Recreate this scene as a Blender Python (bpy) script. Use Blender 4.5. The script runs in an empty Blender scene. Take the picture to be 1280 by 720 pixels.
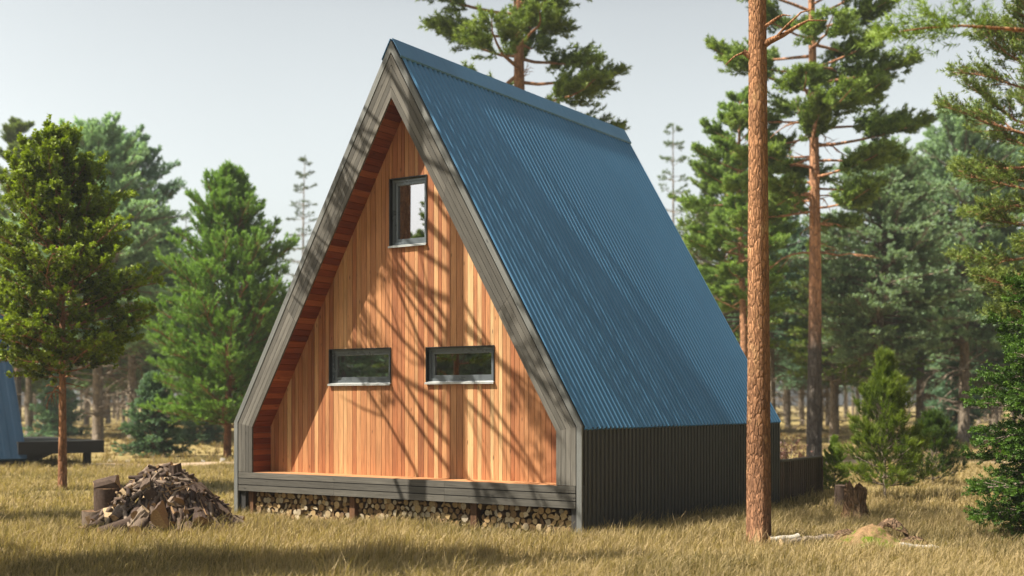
import bpy, math, random
import numpy as np
from mathutils import Vector, Matrix

random.seed(11)
sc = bpy.context.scene
COL = sc.collection
PI = math.pi
R = math.radians

# ------------------------------------------------------------------ camera data
CAM = np.array([12.33, -15.34, 1.978]); YAW = .579
FW = np.array([-math.sin(YAW), math.cos(YAW)]); RT = np.array([math.cos(YAW), math.sin(YAW)])
SUN_DIR = np.array([-.4206, -.4206, .8039])          # towards the sun


def gz(x, y):
    """gentle lie of the land"""
    x = np.asarray(x, float); y = np.asarray(y, float)
    z = .035*np.sin(x*.9+1.3)*np.cos(y*.7+.4) + .03*np.sin(x*.37+y*.51) + .02*np.sin(x*1.9-y*1.3)
    d = np.hypot(x, y-4)
    far = np.clip((d-14)/30, 0, 1)
    return z*(.35+.65*np.clip((d-5)/8, 0, 1)) + far*.14*np.sin(x*.11+2)*np.cos(y*.13) - .02


def at(u, d):
    """ground position u metres right of and d metres in front of the place where one stands on the track"""
    p = CAM[:2] + d*FW + u*RT
    return float(p[0]), float(p[1])


def px(p, d):
    return at((p-640)/1537.2*d, d)


# ------------------------------------------------------------------ node helpers
def new_mat(name):
    m = bpy.data.materials.new(name); m.use_nodes = True
    nt = m.node_tree; nt.nodes.clear()
    out = nt.nodes.new('ShaderNodeOutputMaterial')
    return m, nt, out


def N(nt, typ, **kw):
    n = nt.nodes.new(typ)
    for k, v in kw.items():
        if k in n.inputs.keys():
            n.inputs[k].default_value = v
        else:
            setattr(n, k, v)
    return n


def L(nt, a, b):
    nt.links.new(a, b)


def ramp(nt, fac, stops, interp='LINEAR'):
    r = nt.nodes.new('ShaderNodeValToRGB'); r.color_ramp.interpolation = interp
    e = r.color_ramp.elements
    while len(e) < len(stops):
        e.new(.5)
    for el, (p, c) in zip(e, stops):
        el.position = p
        el.color = (c[0], c[1], c[2], 1) if hasattr(c, '__len__') else (c, c, c, 1)
    L(nt, fac, r.inputs[0])
    return r.outputs[0]


def mixc(nt, fac, a, b, mode='MIX'):
    m = nt.nodes.new('ShaderNodeMix'); m.data_type = 'RGBA'; m.blend_type = mode
    for i, v in ((0, fac), (6, a), (7, b)):
        if hasattr(v, 'is_linked'):
            L(nt, v, m.inputs[i])
        elif i == 0:
            m.inputs[0].default_value = v
        else:
            m.inputs[i].default_value = (*v, 1) if hasattr(v, '__len__') else (v, v, v, 1)
    return m.outputs[2]


def coords(nt, kind='Object', scale=(1, 1, 1), attr=None):
    if attr:
        c = N(nt, 'ShaderNodeAttribute', attribute_name=attr).outputs['Vector']
    else:
        c = nt.nodes.new('ShaderNodeTexCoord').outputs[kind]
    mp = nt.nodes.new('ShaderNodeMapping'); mp.inputs['Scale'].default_value = scale
    L(nt, c, mp.inputs[0])
    return mp.outputs[0]


def noise(nt, vec, scale, detail=4, rough=.6, dist=0):
    n = N(nt, 'ShaderNodeTexNoise', Scale=scale, Detail=detail, Roughness=rough, Distortion=dist)
    L(nt, vec, n.inputs['Vector'])
    return n.outputs[0]


def finish(nt, out, color, rough=.8, bump=None, bstr=.3, bdist=.01, metallic=0, spec=.3, coat=0):
    b = nt.nodes.new('ShaderNodeBsdfPrincipled')
    if hasattr(color, 'is_linked'):
        L(nt, color, b.inputs['Base Color'])
    else:
        b.inputs['Base Color'].default_value = (*color, 1)
    if hasattr(rough, 'is_linked'):
        L(nt, rough, b.inputs['Roughness'])
    else:
        b.inputs['Roughness'].default_value = rough
    b.inputs['Metallic'].default_value = metallic
    b.inputs['Specular IOR Level'].default_value = spec
    if bump is not None:
        bp = N(nt, 'ShaderNodeBump', Strength=bstr, Distance=bdist)
        L(nt, bump, bp.inputs['Height']); L(nt, bp.outputs[0], b.inputs['Normal'])
    L(nt, b.outputs[0], out.inputs[0])
    return b


# ------------------------------------------------------------------ materials
def mat_boards(name, stops, grain=(55, 55, 2.2), gstr=.45, rough=.65, weather=None, bstr=.25):
    """timber boards: 'tint' picks the board's tone, 'g' runs along the board"""
    m, nt, out = new_mat(name)
    t = N(nt, 'ShaderNodeAttribute', attribute_name='tint').outputs['Fac']
    c = ramp(nt, t, stops)
    g = coords(nt, attr='g', scale=grain)
    n1 = noise(nt, g, 1.0, 6, .65, .6)
    g2 = coords(nt, attr='g', scale=(3, 3, .8))
    n2 = noise(nt, g2, 1.0, 3, .5)
    k = ramp(nt, n1, [(.3, 1-gstr), (.62, 1.12)])
    c = mixc(nt, 1, c, k, 'MULTIPLY')
    k2 = ramp(nt, n2, [(.3, .8), (.7, 1.12)])
    vk = N(nt, 'ShaderNodeTexVoronoi', Scale=1.0); L(nt, coords(nt, attr='g', scale=(7, 7, 2.4)), vk.inputs['Vector'])
    c = mixc(nt, 1, c, ramp(nt, vk.outputs['Distance'], [(.05, .42), (.11, 1)]), 'MULTIPLY')
    c = mixc(nt, 1, c, k2, 'MULTIPLY')
    if weather:
        w = noise(nt, coords(nt, 'Object', (1.6, 1.6, 1.2)), 1.3, 6, .7)
        c = mixc(nt, ramp(nt, w, [(.48, 0), (.72, .75)]), c, weather)
    finish(nt, out, c, rough, n1, bstr, .004)
    return m


def mat_simple(name, col, rough=.7, var=.25, scale=8, metallic=0, bstr=.15, spec=.3, col2=None, stretch=(1, 1, 1)):
    m, nt, out = new_mat(name)
    v = coords(nt, 'Object', stretch)
    n = noise(nt, v, scale, 6, .65)
    a = tuple(x*(1-var) for x in col); b = col2 or tuple(min(1, x*(1+var)) for x in col)
    c = ramp(nt, n, [(.3, a), (.7, b)])
    rr = ramp(nt, n, [(.3, max(0, rough-.08)), (.7, min(1, rough+.08))])
    finish(nt, out, c, rr, n, bstr, .01, metallic, spec)
    return m


def mat_bark(name, low, high, z0, z1, crack, scale=(9, 9, 3), bd=.03, patch=None):
    m, nt, out = new_mat(name)
    tc = nt.nodes.new('ShaderNodeTexCoord')
    sep = nt.nodes.new('ShaderNodeSeparateXYZ'); L(nt, tc.outputs['Object'], sep.inputs[0])
    v = coords(nt, 'Object', scale)
    nd = N(nt, 'ShaderNodeTexNoise', Scale=1.7, Detail=4); L(nt, v, nd.inputs['Vector'])
    vv = mixc(nt, .55, v, nd.outputs['Color'], 'ADD')
    vo = N(nt, 'ShaderNodeTexVoronoi', Scale=1.6); vo.feature = 'DISTANCE_TO_EDGE'; L(nt, vv, vo.inputs['Vector'])
    vc = N(nt, 'ShaderNodeTexVoronoi', Scale=1.6); L(nt, vv, vc.inputs['Vector'])
    fine = noise(nt, v, 5, 8, .7)
    mr = N(nt, 'ShaderNodeMapRange'); mr.inputs[1].default_value = z0; mr.inputs[2].default_value = z1
    zz = N(nt, 'ShaderNodeMath', operation='ADD'); L(nt, sep.outputs[2], zz.inputs[0])
    big = noise(nt, coords(nt, 'Object', (1.2, 1.2, .5)), 1.4, 4)
    bm = N(nt, 'ShaderNodeMath', operation='MULTIPLY'); bm.inputs[1].default_value = (z1-z0)*.8+.3; L(nt, big, bm.inputs[0])
    L(nt, bm.outputs[0], zz.inputs[1])
    L(nt, zz.outputs[0], mr.inputs[0])
    base = mixc(nt, mr.outputs[0], low, high)
    cellv = ramp(nt, N_sep(nt, vc.outputs['Color']), [(0, .72), (1, 1.25)])
    base = mixc(nt, 1, base, cellv, 'MULTIPLY')
    base = mixc(nt, 1, base, ramp(nt, fine, [(.3, .6), (.7, 1.3)]), 'MULTIPLY')
    if patch:
        base = mixc(nt, ramp(nt, noise(nt, coords(nt, 'Object', (2.2, 2.2, 1.3)), 1.5, 5, .7), [(.55, 0), (.66, .8)]), base, patch)
    edge = ramp(nt, vo.outputs['Distance'], [(.0, 1), (.12, 0)])
    base = mixc(nt, mixc(nt, 1, edge, (.5, .5, .5), 'MULTIPLY'), base, crack)
    h = N(nt, 'ShaderNodeMath', operation='ADD')
    L(nt, ramp(nt, vo.outputs['Distance'], [(0, 0), (.22, 1)]), h.inputs[0])
    hm = N(nt, 'ShaderNodeMath', operation='MULTIPLY'); hm.inputs[1].default_value = .7; L(nt, fine, hm.inputs[0])
    L(nt, hm.outputs[0], h.inputs[1])
    finish(nt, out, base, .9, h.outputs[0], .9, bd, spec=.1)
    return m


def N_sep(nt, col):
    s = nt.nodes.new('ShaderNodeSeparateColor'); L(nt, col, s.inputs[0]); return s.outputs[0]


def mat_leaf(name, a, b, trans=.3, rough=.55, spec=.35):
    """needles: 'tint' runs from old dark needles to fresh tips"""
    m, nt, out = new_mat(name)
    t = N(nt, 'ShaderNodeAttribute', attribute_name='tint').outputs['Fac']
    c = ramp(nt, t, [(0, a), (1, b)])
    oi = nt.nodes.new('ShaderNodeObjectInfo')
    hs = N(nt, 'ShaderNodeHueSaturation'); L(nt, c, hs.inputs['Color'])
    hv = ramp(nt, oi.outputs['Random'], [(0, .8), (1, 1.2)]); L(nt, hv, hs.inputs['Value'])
    hh = ramp(nt, oi.outputs['Random'], [(0, .49), (1, .51)]); L(nt, hh, hs.inputs['Hue'])
    c = hs.outputs[0]
    b1 = nt.nodes.new('ShaderNodeBsdfPrincipled'); L(nt, c, b1.inputs['Base Color'])
    b1.inputs['Roughness'].default_value = rough; b1.inputs['Specular IOR Level'].default_value = spec
    tr = nt.nodes.new('ShaderNodeBsdfTranslucent')
    c2 = mixc(nt, 1, c, (1.25, 1.35, .6), 'MULTIPLY'); L(nt, c2, tr.inputs[0])
    mx = nt.nodes.new('ShaderNodeMixShader'); mx.inputs[0].default_value = trans
    L(nt, b1.outputs[0], mx.inputs[1]); L(nt, tr.outputs[0], mx.inputs[2]); L(nt, mx.outputs[0], out.inputs[0])
    return m


def mat_log(name, stops, sc_=30):
    m, nt, out = new_mat(name)
    oi = nt.nodes.new('ShaderNodeObjectInfo')
    c = ramp(nt, oi.outputs['Random'], stops)
    n = noise(nt, coords(nt, 'Object', (1, 1, 1)), sc_, 5, .7)
    c = mixc(nt, 1, c, ramp(nt, n, [(.3, .6), (.7, 1.25)]), 'MULTIPLY')
    finish(nt, out, c, .85, n, .4, .01, spec=.15)
    return m


M = {}
M['cedar'] = mat_boards('cedar_boards', [(0, (.20, .07, .03)), (.3, (.34, .125, .05)), (.55, (.44, .195, .082)), (.8, (.52, .27, .12)), (1, (.64, .41, .20))], gstr=.38)
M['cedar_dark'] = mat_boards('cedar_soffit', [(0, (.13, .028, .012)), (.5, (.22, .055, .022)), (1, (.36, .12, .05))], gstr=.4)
M['grey'] = mat_boards('weathered_grey_boards', [(0, (.08, .075, .064)), (.5, (.112, .104, .088)), (1, (.15, .14, .12))], gstr=.4, rough=.8, bstr=.5)
M['grey_trim'] = mat_boards('painted_grey_trim', [(0, (.12, .125, .12)), (1, (.165, .17, .16))], gstr=.2, rough=.6)
M['dark_post'] = mat_boards('dark_stained_timber', [(0, (.03, .03, .03)), (1, (.05, .047, .045))], gstr=.3)
M['tar'] = mat_boards('tarred_timber', [(0, (.010, .010, .011)), (1, (.02, .02, .02))], gstr=.3)
M['post'] = mat_boards('brown_timber_post', [(0, (.10, .05, .025)), (1, (.16, .08, .04))], gstr=.5)
M['void'] = mat_simple('black_membrane', (.012, .01, .009), .9)


def mat_sheet(name, col, rough, met, dirt):
    m, nt, out = new_mat(name)
    v = coords(nt, 'Object', (1, 1, 1))
    big = noise(nt, v, .7, 6, .6)
    st = noise(nt, coords(nt, 'Object', (1.2, 9, 1.2)), 1.5, 6, .7)
    c = mixc(nt, ramp(nt, big, [(.35, 0), (.7, .35)]), col, tuple(min(1, x*1.35+.01) for x in col))
    c = mixc(nt, ramp(nt, st, [(.5, 0), (.85, dirt)]), c, (.16, .17, .16))
    rr = ramp(nt, st, [(.3, rough-.06), (.7, rough+.12)])
    finish(nt, out, c, rr, st, .06, .004, met, .5)
    return m


M['roof'] = mat_sheet('blue_coated_steel', (.075, .21, .365), .36, .25, .15)
M['cap'] = mat_sheet('blue_flashing', (.08, .22, .38), .36, .25, .08)
M['clad'] = mat_sheet('charcoal_cladding', (.042, .043, .044), .5, .05, .2)
M['clad_brown'] = mat_boards('brown_slats', [(0, (.07, .05, .04)), (1, (.13, .09, .07))])
M['frame'] = mat_simple('grey_window_metal', (.13, .15, .165), .3, .06, 3, .3, .02, .5)
M['lining'] = mat_simple('dark_window_lining', (.015, .018, .02), .45, .1, 3, .2, .02, .5)
M['sill'] = mat_simple('pale_metal_sill', (.52, .54, .53), .35, .08, 6, .4, .03, .5)
M['ochre'] = mat_simple('ochre_curtain', (.30, .17, .045), .9, .2, 6)
M['room'] = mat_simple('dim_plaster', (.25, .2, .15), .9, .1, 3)
M['far_roof'] = mat_sheet('blue_cabin_roof', (.010, .042, .085), .5, .1, .08)

m, nt, out = new_mat('coated_glass')
gl = nt.nodes.new('ShaderNodeBsdfGlossy'); gl.inputs['Roughness'].default_value = .012; gl.inputs['Color'].default_value = (.80, .77, .80, 1)
tr = nt.nodes.new('ShaderNodeBsdfTransparent'); tr.inputs[0].default_value = (.45, .45, .43, 1)
nb = noise(nt, coords(nt, 'Object'), .9, 1, .4); bp = N(nt, 'ShaderNodeBump', Strength=.05, Distance=.02)
L(nt, nb, bp.inputs['Height']); L(nt, bp.outputs[0], gl.inputs['Normal'])
mx = nt.nodes.new('ShaderNodeMixShader'); mx.inputs[0].default_value = .55
L(nt, tr.outputs[0], mx.inputs[1]); L(nt, gl.outputs[0], mx.inputs[2]); L(nt, mx.outputs[0], out.inputs[0])
M['glass'] = m

M['bark_scots'] = mat_bark('scots_pine_bark', (.12, .062, .04), (.38, .195, .10), .3, 6, (.07, .033, .02), (13, 13, 4.2), .02, (.50, .30, .15))
M['bark_scots_tall'] = mat_bark('two_tone_pine_bark', (.115, .10, .085), (.52, .27, .15), 4.8, 7.2, (.035, .025, .02), (6, 6, 1.6), .04)
M['bark_left'] = mat_bark('ruddy_pine_bark', (.22, .10, .055), (.36, .18, .09), .5, 4, (.05, .025, .015), (9, 9, 3), .02, (.45, .27, .15))
M['bark_grey'] = mat_bark('grey_conifer_bark', (.26, .215, .165), (.30, .24, .18), 1, 8, (.06, .045, .035), (7, 7, 3), .03)
M['bark_old'] = mat_bark('rotting_bark', (.20, .11, .06), (.26, .16, .09), 0, 1, (.03, .02, .012), (9, 9, 3), .04, (.34, .24, .15))

M['n_left'] = mat_leaf('yellow_green_foliage', (.016, .038, .004), (.32, .41, .022), .3)
M['n_blue'] = mat_leaf('blue_green_needles', (.04, .09, .055), (.36, .50, .31), .30)
M['n_teal'] = mat_leaf('teal_needles', (.03, .085, .06), (.27, .42, .28), .28)
M['n_green'] = mat_leaf('fresh_green_needles', (.035, .11, .02), (.27, .46, .10), .33)
M['n_scots'] = mat_leaf('scots_pine_needles', (.035, .085, .02), (.33, .44, .09), .25)
M['n_sparse'] = mat_leaf('haze_paled_spruce_needles', (.08, .11, .07), (.20, .26, .17), .3)  # needle colour lightened to stand in for distance haze
M['n_sap'] = mat_leaf('sapling_needles', (.04, .085, .012), (.22, .29, .035), .35)
M['n_dark'] = mat_leaf('dark_spruce_needles', (.015, .05, .007), (.11, .19, .02), .3)
M['n_dry'] = mat_leaf('dry_brown_leaves', (.10, .05, .035), (.2, .1, .07), .2)
M['grass'] = mat_leaf('dry_grass_blades', (.085, .075, .03), (.50, .37, .195), .3, .6, .25)

# ground
m, nt, out = new_mat('dry_meadow_soil')
v = coords(nt, 'Object')
n1 = noise(nt, v, .25, 6, .6); n2 = noise(nt, v, 3, 8, .7); n3 = noise(nt, coords(nt, 'Object', (1, 1, 1)), 22, 6, .75)
c = ramp(nt, n1, [(.3, (.24, .19, .08)), (.5, (.36, .275, .12)), (.7, (.30, .205, .10))])
c = mixc(nt, ramp(nt, n2, [(.4, 0), (.7, .6)]), c, (.16, .14, .05))
c = mixc(nt, 1, c, ramp(nt, n3, [(.3, .5), (.7, 1.35)]), 'MULTIPLY')
finish(nt, out, c, .95, n3, .8, .06, spec=.05)
M['ground'] = m
m, nt, out = new_mat('sandy_track')
v = coords(nt, 'Object')
n1 = noise(nt, v, .8, 6, .6); n3 = noise(nt, v, 14, 8, .75)
c = ramp(nt, n1, [(.3, (.36, .26, .18)), (.7, (.47, .36, .26))])
c = mixc(nt, 1, c, ramp(nt, n3, [(.3, .6), (.7, 1.2)]), 'MULTIPLY')
finish(nt, out, c, .95, n3, .6, .04, spec=.05)
M['track'] = m

m, nt, out = new_mat('needle_litter_and_moss')
v = coords(nt, 'Object')
n1 = noise(nt, v, 4.5, 7, .7); n3 = noise(nt, v, 34, 8, .75)
geo = nt.nodes.new('ShaderNodeTexCoord')
c = ramp(nt, n1, [(.42, (.30, .19, .10)), (.52, (.22, .16, .07)), (.57, (.13, .18, .02))])
c = mixc(nt, 1, c, ramp(nt, n3, [(.3, .5), (.7, 1.35)]), 'MULTIPLY')
finish(nt, out, c, .95, n3, .9, .03, spec=.05)
M['moss'] = m
M['moss_bark'] = mat_bark('mossy_bark', (.16, .095, .055), (.20, .13, .08), 0, 1, (.03, .02, .012), (9, 9, 4), .04, (.14, .19, .025))
M['bark_stick'] = mat_log('weathered_stick_bark', [(0, (.035, .024, .02)), (.4, (.075, .05, .038)), (.8, (.13, .095, .07)), (1, (.24, .185, .14))], 25)
M['cut_wood'] = mat_log('cut_log_end', [(0, (.20, .12, .06)), (.5, (.33, .21, .11)), (1, (.50, .37, .22))], 40)
M['fire_end'] = mat_log('dry_firewood_end', [(0, (.13, .08, .045)), (.25, (.28, .18, .085)), (.6, (.42, .30, .15)), (.85, (.36, .31, .23)), (1, (.60, .50, .34))], 45)
M['fire_bark'] = mat_log('firewood_bark', [(0, (.09, .055, .035)), (1, (.22, .15, .09))], 25)
M['birch'] = mat_simple('birch_bark', (.36, .33, .28), .7, .3, 14, bstr=.3, stretch=(1, 1, 4))
M['stone'] = mat_simple('pale_stone', (.36, .33, .28), .85, .25, 6)


# ------------------------------------------------------------------ mesh helpers
class MB:
    """collects shapes for ONE mesh object"""
    def __init__(s):
        s.v = []; s.f = []; s.mi = []; s.t = []; s.g = []; s.sm = []

    def add(s, vs, fs, mi=0, tint=None, gdir=None, smooth=False, g=None):
        o = len(s.v)
        tint = random.random() if tint is None else tint
        off = Vector((random.random()*20, random.random()*20, random.random()*20))
        if gdir is not None:
            gd = Vector(gdir).normalized()
            a = gd.cross(Vector((0, 0, 1)))
            if a.length < .05: a = Vector((1, 0, 0))
            a.normalize(); b = gd.cross(a)
        for i, p in enumerate(vs):
            p = Vector(p); s.v.append(p); s.t.append(tint)
            s.g.append(Vector((p.dot(a), p.dot(b), p.dot(gd)))+off if gdir is not None else p+off)
        for f in fs:
            s.f.append([o+i for i in f]); s.mi.append(mi); s.sm.append(smooth)

    def prism(s, poly, ext, **kw):
        poly = [Vector(p) for p in poly]; ext = Vector(ext); n = len(poly)
        nrm = Vector((0, 0, 0))
        for i in range(n):
            nrm += poly[i].cross(poly[(i+1) % n])
        if nrm.dot(ext) > 0: poly = poly[::-1]
        vs = poly+[p+ext for p in poly]
        fs = [list(range(n)), list(range(n, 2*n))[::-1]]
        for i in range(n):
            j = (i+1) % n; fs.append([i, i+n, j+n, j])
        s.add(vs, fs, **kw)

    def box(s, x0, x1, y0, y1, z0, z1, **kw):
        s.prism([(x0, y0, z0), (x1, y0, z0), (x1, y1, z0), (x0, y1, z0)], (0, 0, z1-z0), **kw)

    def tube(s, pts, rad, n=8, mi=0, cap=None, jit=0, tint=None, smooth=True, seed=None):
        pts = [Vector(p) for p in pts]; vs = []; fs = []
        rr = random.Random(seed) if seed is not None else random
        up = Vector((0, 0, 1)); prev = None
        wob = [1+rr.uniform(-jit, jit) for _ in range(n)]
        for i, p in enumerate(pts):
            d = (pts[min(i+1, len(pts)-1)]-pts[max(i-1, 0)]).normalized()
            if prev is None:
                a = d.cross(up if abs(d.z) < .9 else Vector((1, 0, 0))).normalized()
            else:
                a = (prev-d*prev.dot(d)).normalized()
            prev = a; b = d.cross(a)
            for k in range(n):
                an = 2*PI*k/n; r_ = rad[i]*wob[k]*(1+rr.uniform(-jit, jit)*.4)
                vs.append(p+(a*math.cos(an)+b*math.sin(an))*r_)
        for i in range(len(pts)-1):
            for k in range(n):
                k2 = (k+1) % n
                fs.append([i*n+k, i*n+k2, (i+1)*n+k2, (i+1)*n+k])
        s.add(vs, fs, mi, tint, smooth=smooth)
        if cap is not None:
            s.add(vs[:n], [list(range(n))[::-1]], cap, tint)
            s.add(vs[-n:], [list(range(n))], cap, tint)

    def data(s, name, mats):
        me = bpy.data.meshes.new(name)
        me.from_pydata([tuple(v) for v in s.v], [], s.f)
        for m_ in mats: me.materials.append(m_)
        me.polygons.foreach_set('material_index', s.mi)
        me.polygons.foreach_set('use_smooth', s.sm)
        a = me.attributes.new('tint', 'FLOAT', 'POINT'); a.data.foreach_set('value', s.t)
        a = me.attributes.new('g', 'FLOAT_VECTOR', 'POINT'); a.data.foreach_set('vector', [c for v in s.g for c in v])
        me.update()
        return me

    def build(s, name, mats, parent=None, loc=None):
        if not isinstance(mats, (list, tuple)): mats = [mats]
        o = bpy.data.objects.new(name, s.data(name, mats)); COL.objects.link(o)
        if parent is not None: o.parent = parent
        if loc is not None: o.location = loc
        return o


def np_mesh(name, verts, k, mat, tint):
    """faces of k consecutive vertices each"""
    nv = len(verts); nf = nv//k
    me = bpy.data.meshes.new(name)
    me.vertices.add(nv); me.vertices.foreach_set('co', np.ascontiguousarray(verts, np.float32).ravel())
    me.loops.add(nv); me.loops.foreach_set('vertex_index', np.arange(nv, dtype=np.int32))
    me.polygons.add(nf); me.polygons.foreach_set('loop_start', np.arange(0, nv, k, dtype=np.int32))
    try:
        me.polygons.foreach_set('loop_total', np.full(nf, k, np.int32))
    except Exception:
        pass
    me.materials.append(mat)
    a = me.attributes.new('tint', 'FLOAT', 'POINT'); a.data.foreach_set('value', np.ascontiguousarray(tint, np.float32))
    me.update(calc_edges=True); me.validate()
    return me


def tag(o, label=None, cat=None, group=None, kind=None):
    if label: o['label'] = label
    if cat: o['category'] = cat
    if group: o['group'] = group
    if kind: o['kind'] = kind
    return o


def empty(name, loc, label, cat, group=None, rz=0):
    e = bpy.data.objects.new(name, None); COL.objects.link(e)
    e.location = loc; e.rotation_euler = (0, 0, rz); e.empty_display_size = .2
    return tag(e, label, cat, group)


def link_mesh(name, me, parent=None):
    o = bpy.data.objects.new(name, me); COL.objects.link(o)
    if parent is not None: o.parent = parent
    return o


def copy_tree(o, parent=None):
    c = o.copy(); COL.objects.link(c); c.parent = parent
    for ch in list(o.children): copy_tree(ch, c)
    return c


# ------------------------------------------------------------------ needles
def unit(a):
    return a/np.maximum(np.linalg.norm(a, axis=-1, keepdims=True), 1e-9)


def needles(P, D, T, k, tl, nl, w, spread, rng, quad=False):
    n = len(P)
    P = np.repeat(P, k, 0); D = np.repeat(unit(D), k, 0); T = np.repeat(T, k)
    m_ = n*k
    t = rng.random((m_, 1))
    rv = unit(rng.normal(size=(m_, 3)))
    perp = unit(rv-D*(rv*D).sum(1, keepdims=True))
    a = spread*(.55+.6*rng.random((m_, 1)))
    dr = D*np.cos(a)+perp*np.sin(a)
    base = P+D*t*tl
    ln = nl*(.65+.5*rng.random((m_, 1)))
    side = unit(np.cross(dr, unit(rng.normal(size=(m_, 3)))))*w*.5
    tip = base+dr*ln
    tt = np.clip(T+rng.normal(size=m_)*.12+(t[:, 0]-.5)*.25, 0, 1)
    if quad:
        mid = base+dr*ln*.5
        V = np.stack([base, mid+side, tip, mid-side], 1).reshape(-1, 3)
        return V, np.repeat(tt, 4)
    V = np.stack([base-side, base+side, tip], 1).reshape(-1, 3)
    return V, np.repeat(tt, 3)


def tree(seed, H, r0, cb, Lf, nb, e0, curve, nsub, sublen, space, mats, k=20, tl=.18, nl=.12, w=.02, spread=.9,
         smin=.15, upb=.25, dead=0, dead_z=(.1, .5), dead_len=1.2, lean=(0, 0), wig=.05, tp=1.0, quad=False, sides=8,
         tipb=.5, whorl=0, flare=1.35, yaw_lim=None, extra=None, deadtint=.5, topr=.12, tint0=.45, rbr=.22, extra_ns=18):
    """returns (trunk mesh, crown mesh)"""
    rng = np.random.default_rng(seed); rnd = random.Random(seed)
    wood = MB()
    K = 14; tp_pts = []; rr = []
    ph = rnd.random()*6
    for i in range(K+1):
        s_ = i/K; z = H*s_
        x = lean[0]*s_*H + wig*H*.1*math.sin(s_*5+ph)*s_; y = lean[1]*s_*H + wig*H*.1*math.cos(s_*4+ph*2)*s_
        tp_pts.append(Vector((x, y, z-.08 if i == 0 else z)))
        rr.append(r0*((1-s_)*(1-topr)+topr)*(flare if i == 0 else 1))
    # extra ring close to the ground for the root flare
    tp_pts.insert(1, tp_pts[0].lerp(tp_pts[1], .3*min(1, 2.5/H))); rr.insert(1, rr[1]*1.06)
    wood.tube(tp_pts, rr, sides, jit=.06, seed=seed)

    def on_trunk(z):
        s_ = max(0, min(1, z/H))*K; i = min(K-1, int(s_)); f = s_-i
        a_ = tp_pts[i+1 if i > 0 else 0]; b_ = tp_pts[i+2]
        return a_.lerp(b_, f), r0*((1-s_/K)*(1-topr)+topr)
    P = []; D = []; T = []

    def branch(z, az, Ln, el, cv, tinted=True, smin=smin, ns=nsub, rb=None):
        p, rt = on_trunk(z)
        rb = rb or min(rt*.6, rbr*.1*Ln**.8+.004)
        d = Vector((math.cos(az)*math.cos(el), math.sin(az)*math.cos(el), math.sin(el)))
        pts = [p.copy()]; q = p.copy(); e = el; a = az
        for j in range(5):
            q = q+Vector((math.cos(a)*math.cos(e), math.sin(a)*math.cos(e), math.sin(e)))*Ln/5
            pts.append(q.copy()); e += cv+rnd.gauss(0, .09); a += rnd.gauss(0, .12)
        wood.tube(pts, [rb*(1-.16*j) for j in range(6)], 5, seed=rnd.randrange(10**6))
        for j in range(ns):
            s_ = smin+(1-smin)*(j+rnd.random())/ns
            i = min(4, int(s_*5)); f = s_*5-i
            o_ = pts[i].lerp(pts[i+1], f); dd = (pts[i+1]-pts[i]).normalized()
            sd = 1 if j % 2 else -1
            ang = sd*rnd.uniform(.45, 1.15)
            rot = Matrix.Rotation(ang, 3, 'Z'); sdv = rot @ dd
            sdv.z += rnd.gauss(.05, .22); sdv.normalize()
            l_ = sublen*Ln*(1.12-s_)*rnd.uniform(.6, 1.25)+.12
            e_ = o_+sdv*l_
            if ns < 40 and l_ > .3: wood.tube([o_, o_.lerp(e_, .5)+Vector((0, 0, .02)), e_], [rb*.3, rb*.2, .003], 3, seed=rnd.randrange(10**6))
            nt_ = max(1, int(l_/space))
            for q_ in range(nt_):
                u = (q_+.5+rnd.uniform(-.4, .4))/nt_
                u = .2+.8*u
                P.append(tuple(o_.lerp(e_, u)+Vector((rnd.gauss(0, .03), rnd.gauss(0, .03), rnd.gauss(0, .03)))))
                dv = sdv*.8+dd*.3+Vector((rnd.gauss(0, .35), rnd.gauss(0, .35), upb+rnd.gauss(0, .25)))
                D.append(tuple(dv)); T.append(tint0+.25*(u-.5)+.3*(s_-.5)*tipb+rnd.gauss(0, .12))
        for q_ in range(3):
            P.append(tuple(pts[-1])); D.append(tuple(dd+Vector((rnd.gauss(0, .3), rnd.gauss(0, .3), upb)))); T.append(tint0+.25)
    az = rnd.random()*6
    for i in range(nb):
        if whorl:
            lev = i//whorl; t = (lev+.5+rnd.uniform(-.2, .2))/(nb/whorl); az = (i % whorl)*2*PI/whorl+lev*1.1+rnd.gauss(0, .2)
        else:
            t = (i+rnd.random())/nb; az += 2.4+rnd.gauss(0, .35)
        t = min(.995, t)**tp
        z = cb+(H-cb)*t
        Ln = Lf(t)*rnd.uniform(.72, 1.15)
        branch(z, az, Ln, e0(t)+rnd.gauss(0, .1), curve)
    for (z, a_, Ln, el, cv) in (extra or []):
        branch(z, a_, Ln, el, cv, ns=extra_ns, smin=.4)
    # leader
    topp, _ = on_trunk(H*.999)
    for q_ in range(5):
        P.append(tuple(topp+Vector((0, 0, -.15*q_)))); D.append((rnd.gauss(0, .2), rnd.gauss(0, .2), 1)); T.append(.7)
    # bare twigs below the crown
    for i in range(dead):
        z = H*rnd.uniform(*dead_z); a = rnd.random()*2*PI; p, rt = on_trunk(z)
        Ln = dead_len*rnd.uniform(.4, 1.15); e = rnd.uniform(-.25, .45); pts = [p.copy()]; q = p.copy()
        for j in range(5):
            q = q+Vector((math.cos(a)*math.cos(e), math.sin(a)*math.cos(e), math.sin(e)))*Ln/5
            pts.append(q.copy()); e += rnd.gauss(-.08, .2); a += rnd.gauss(0, .25)
        rb = min(rt*.35, .014+.016*Ln)
        wood.tube(pts, [rb*(1-.15*j) for j in range(6)], 5, seed=i)
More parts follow.
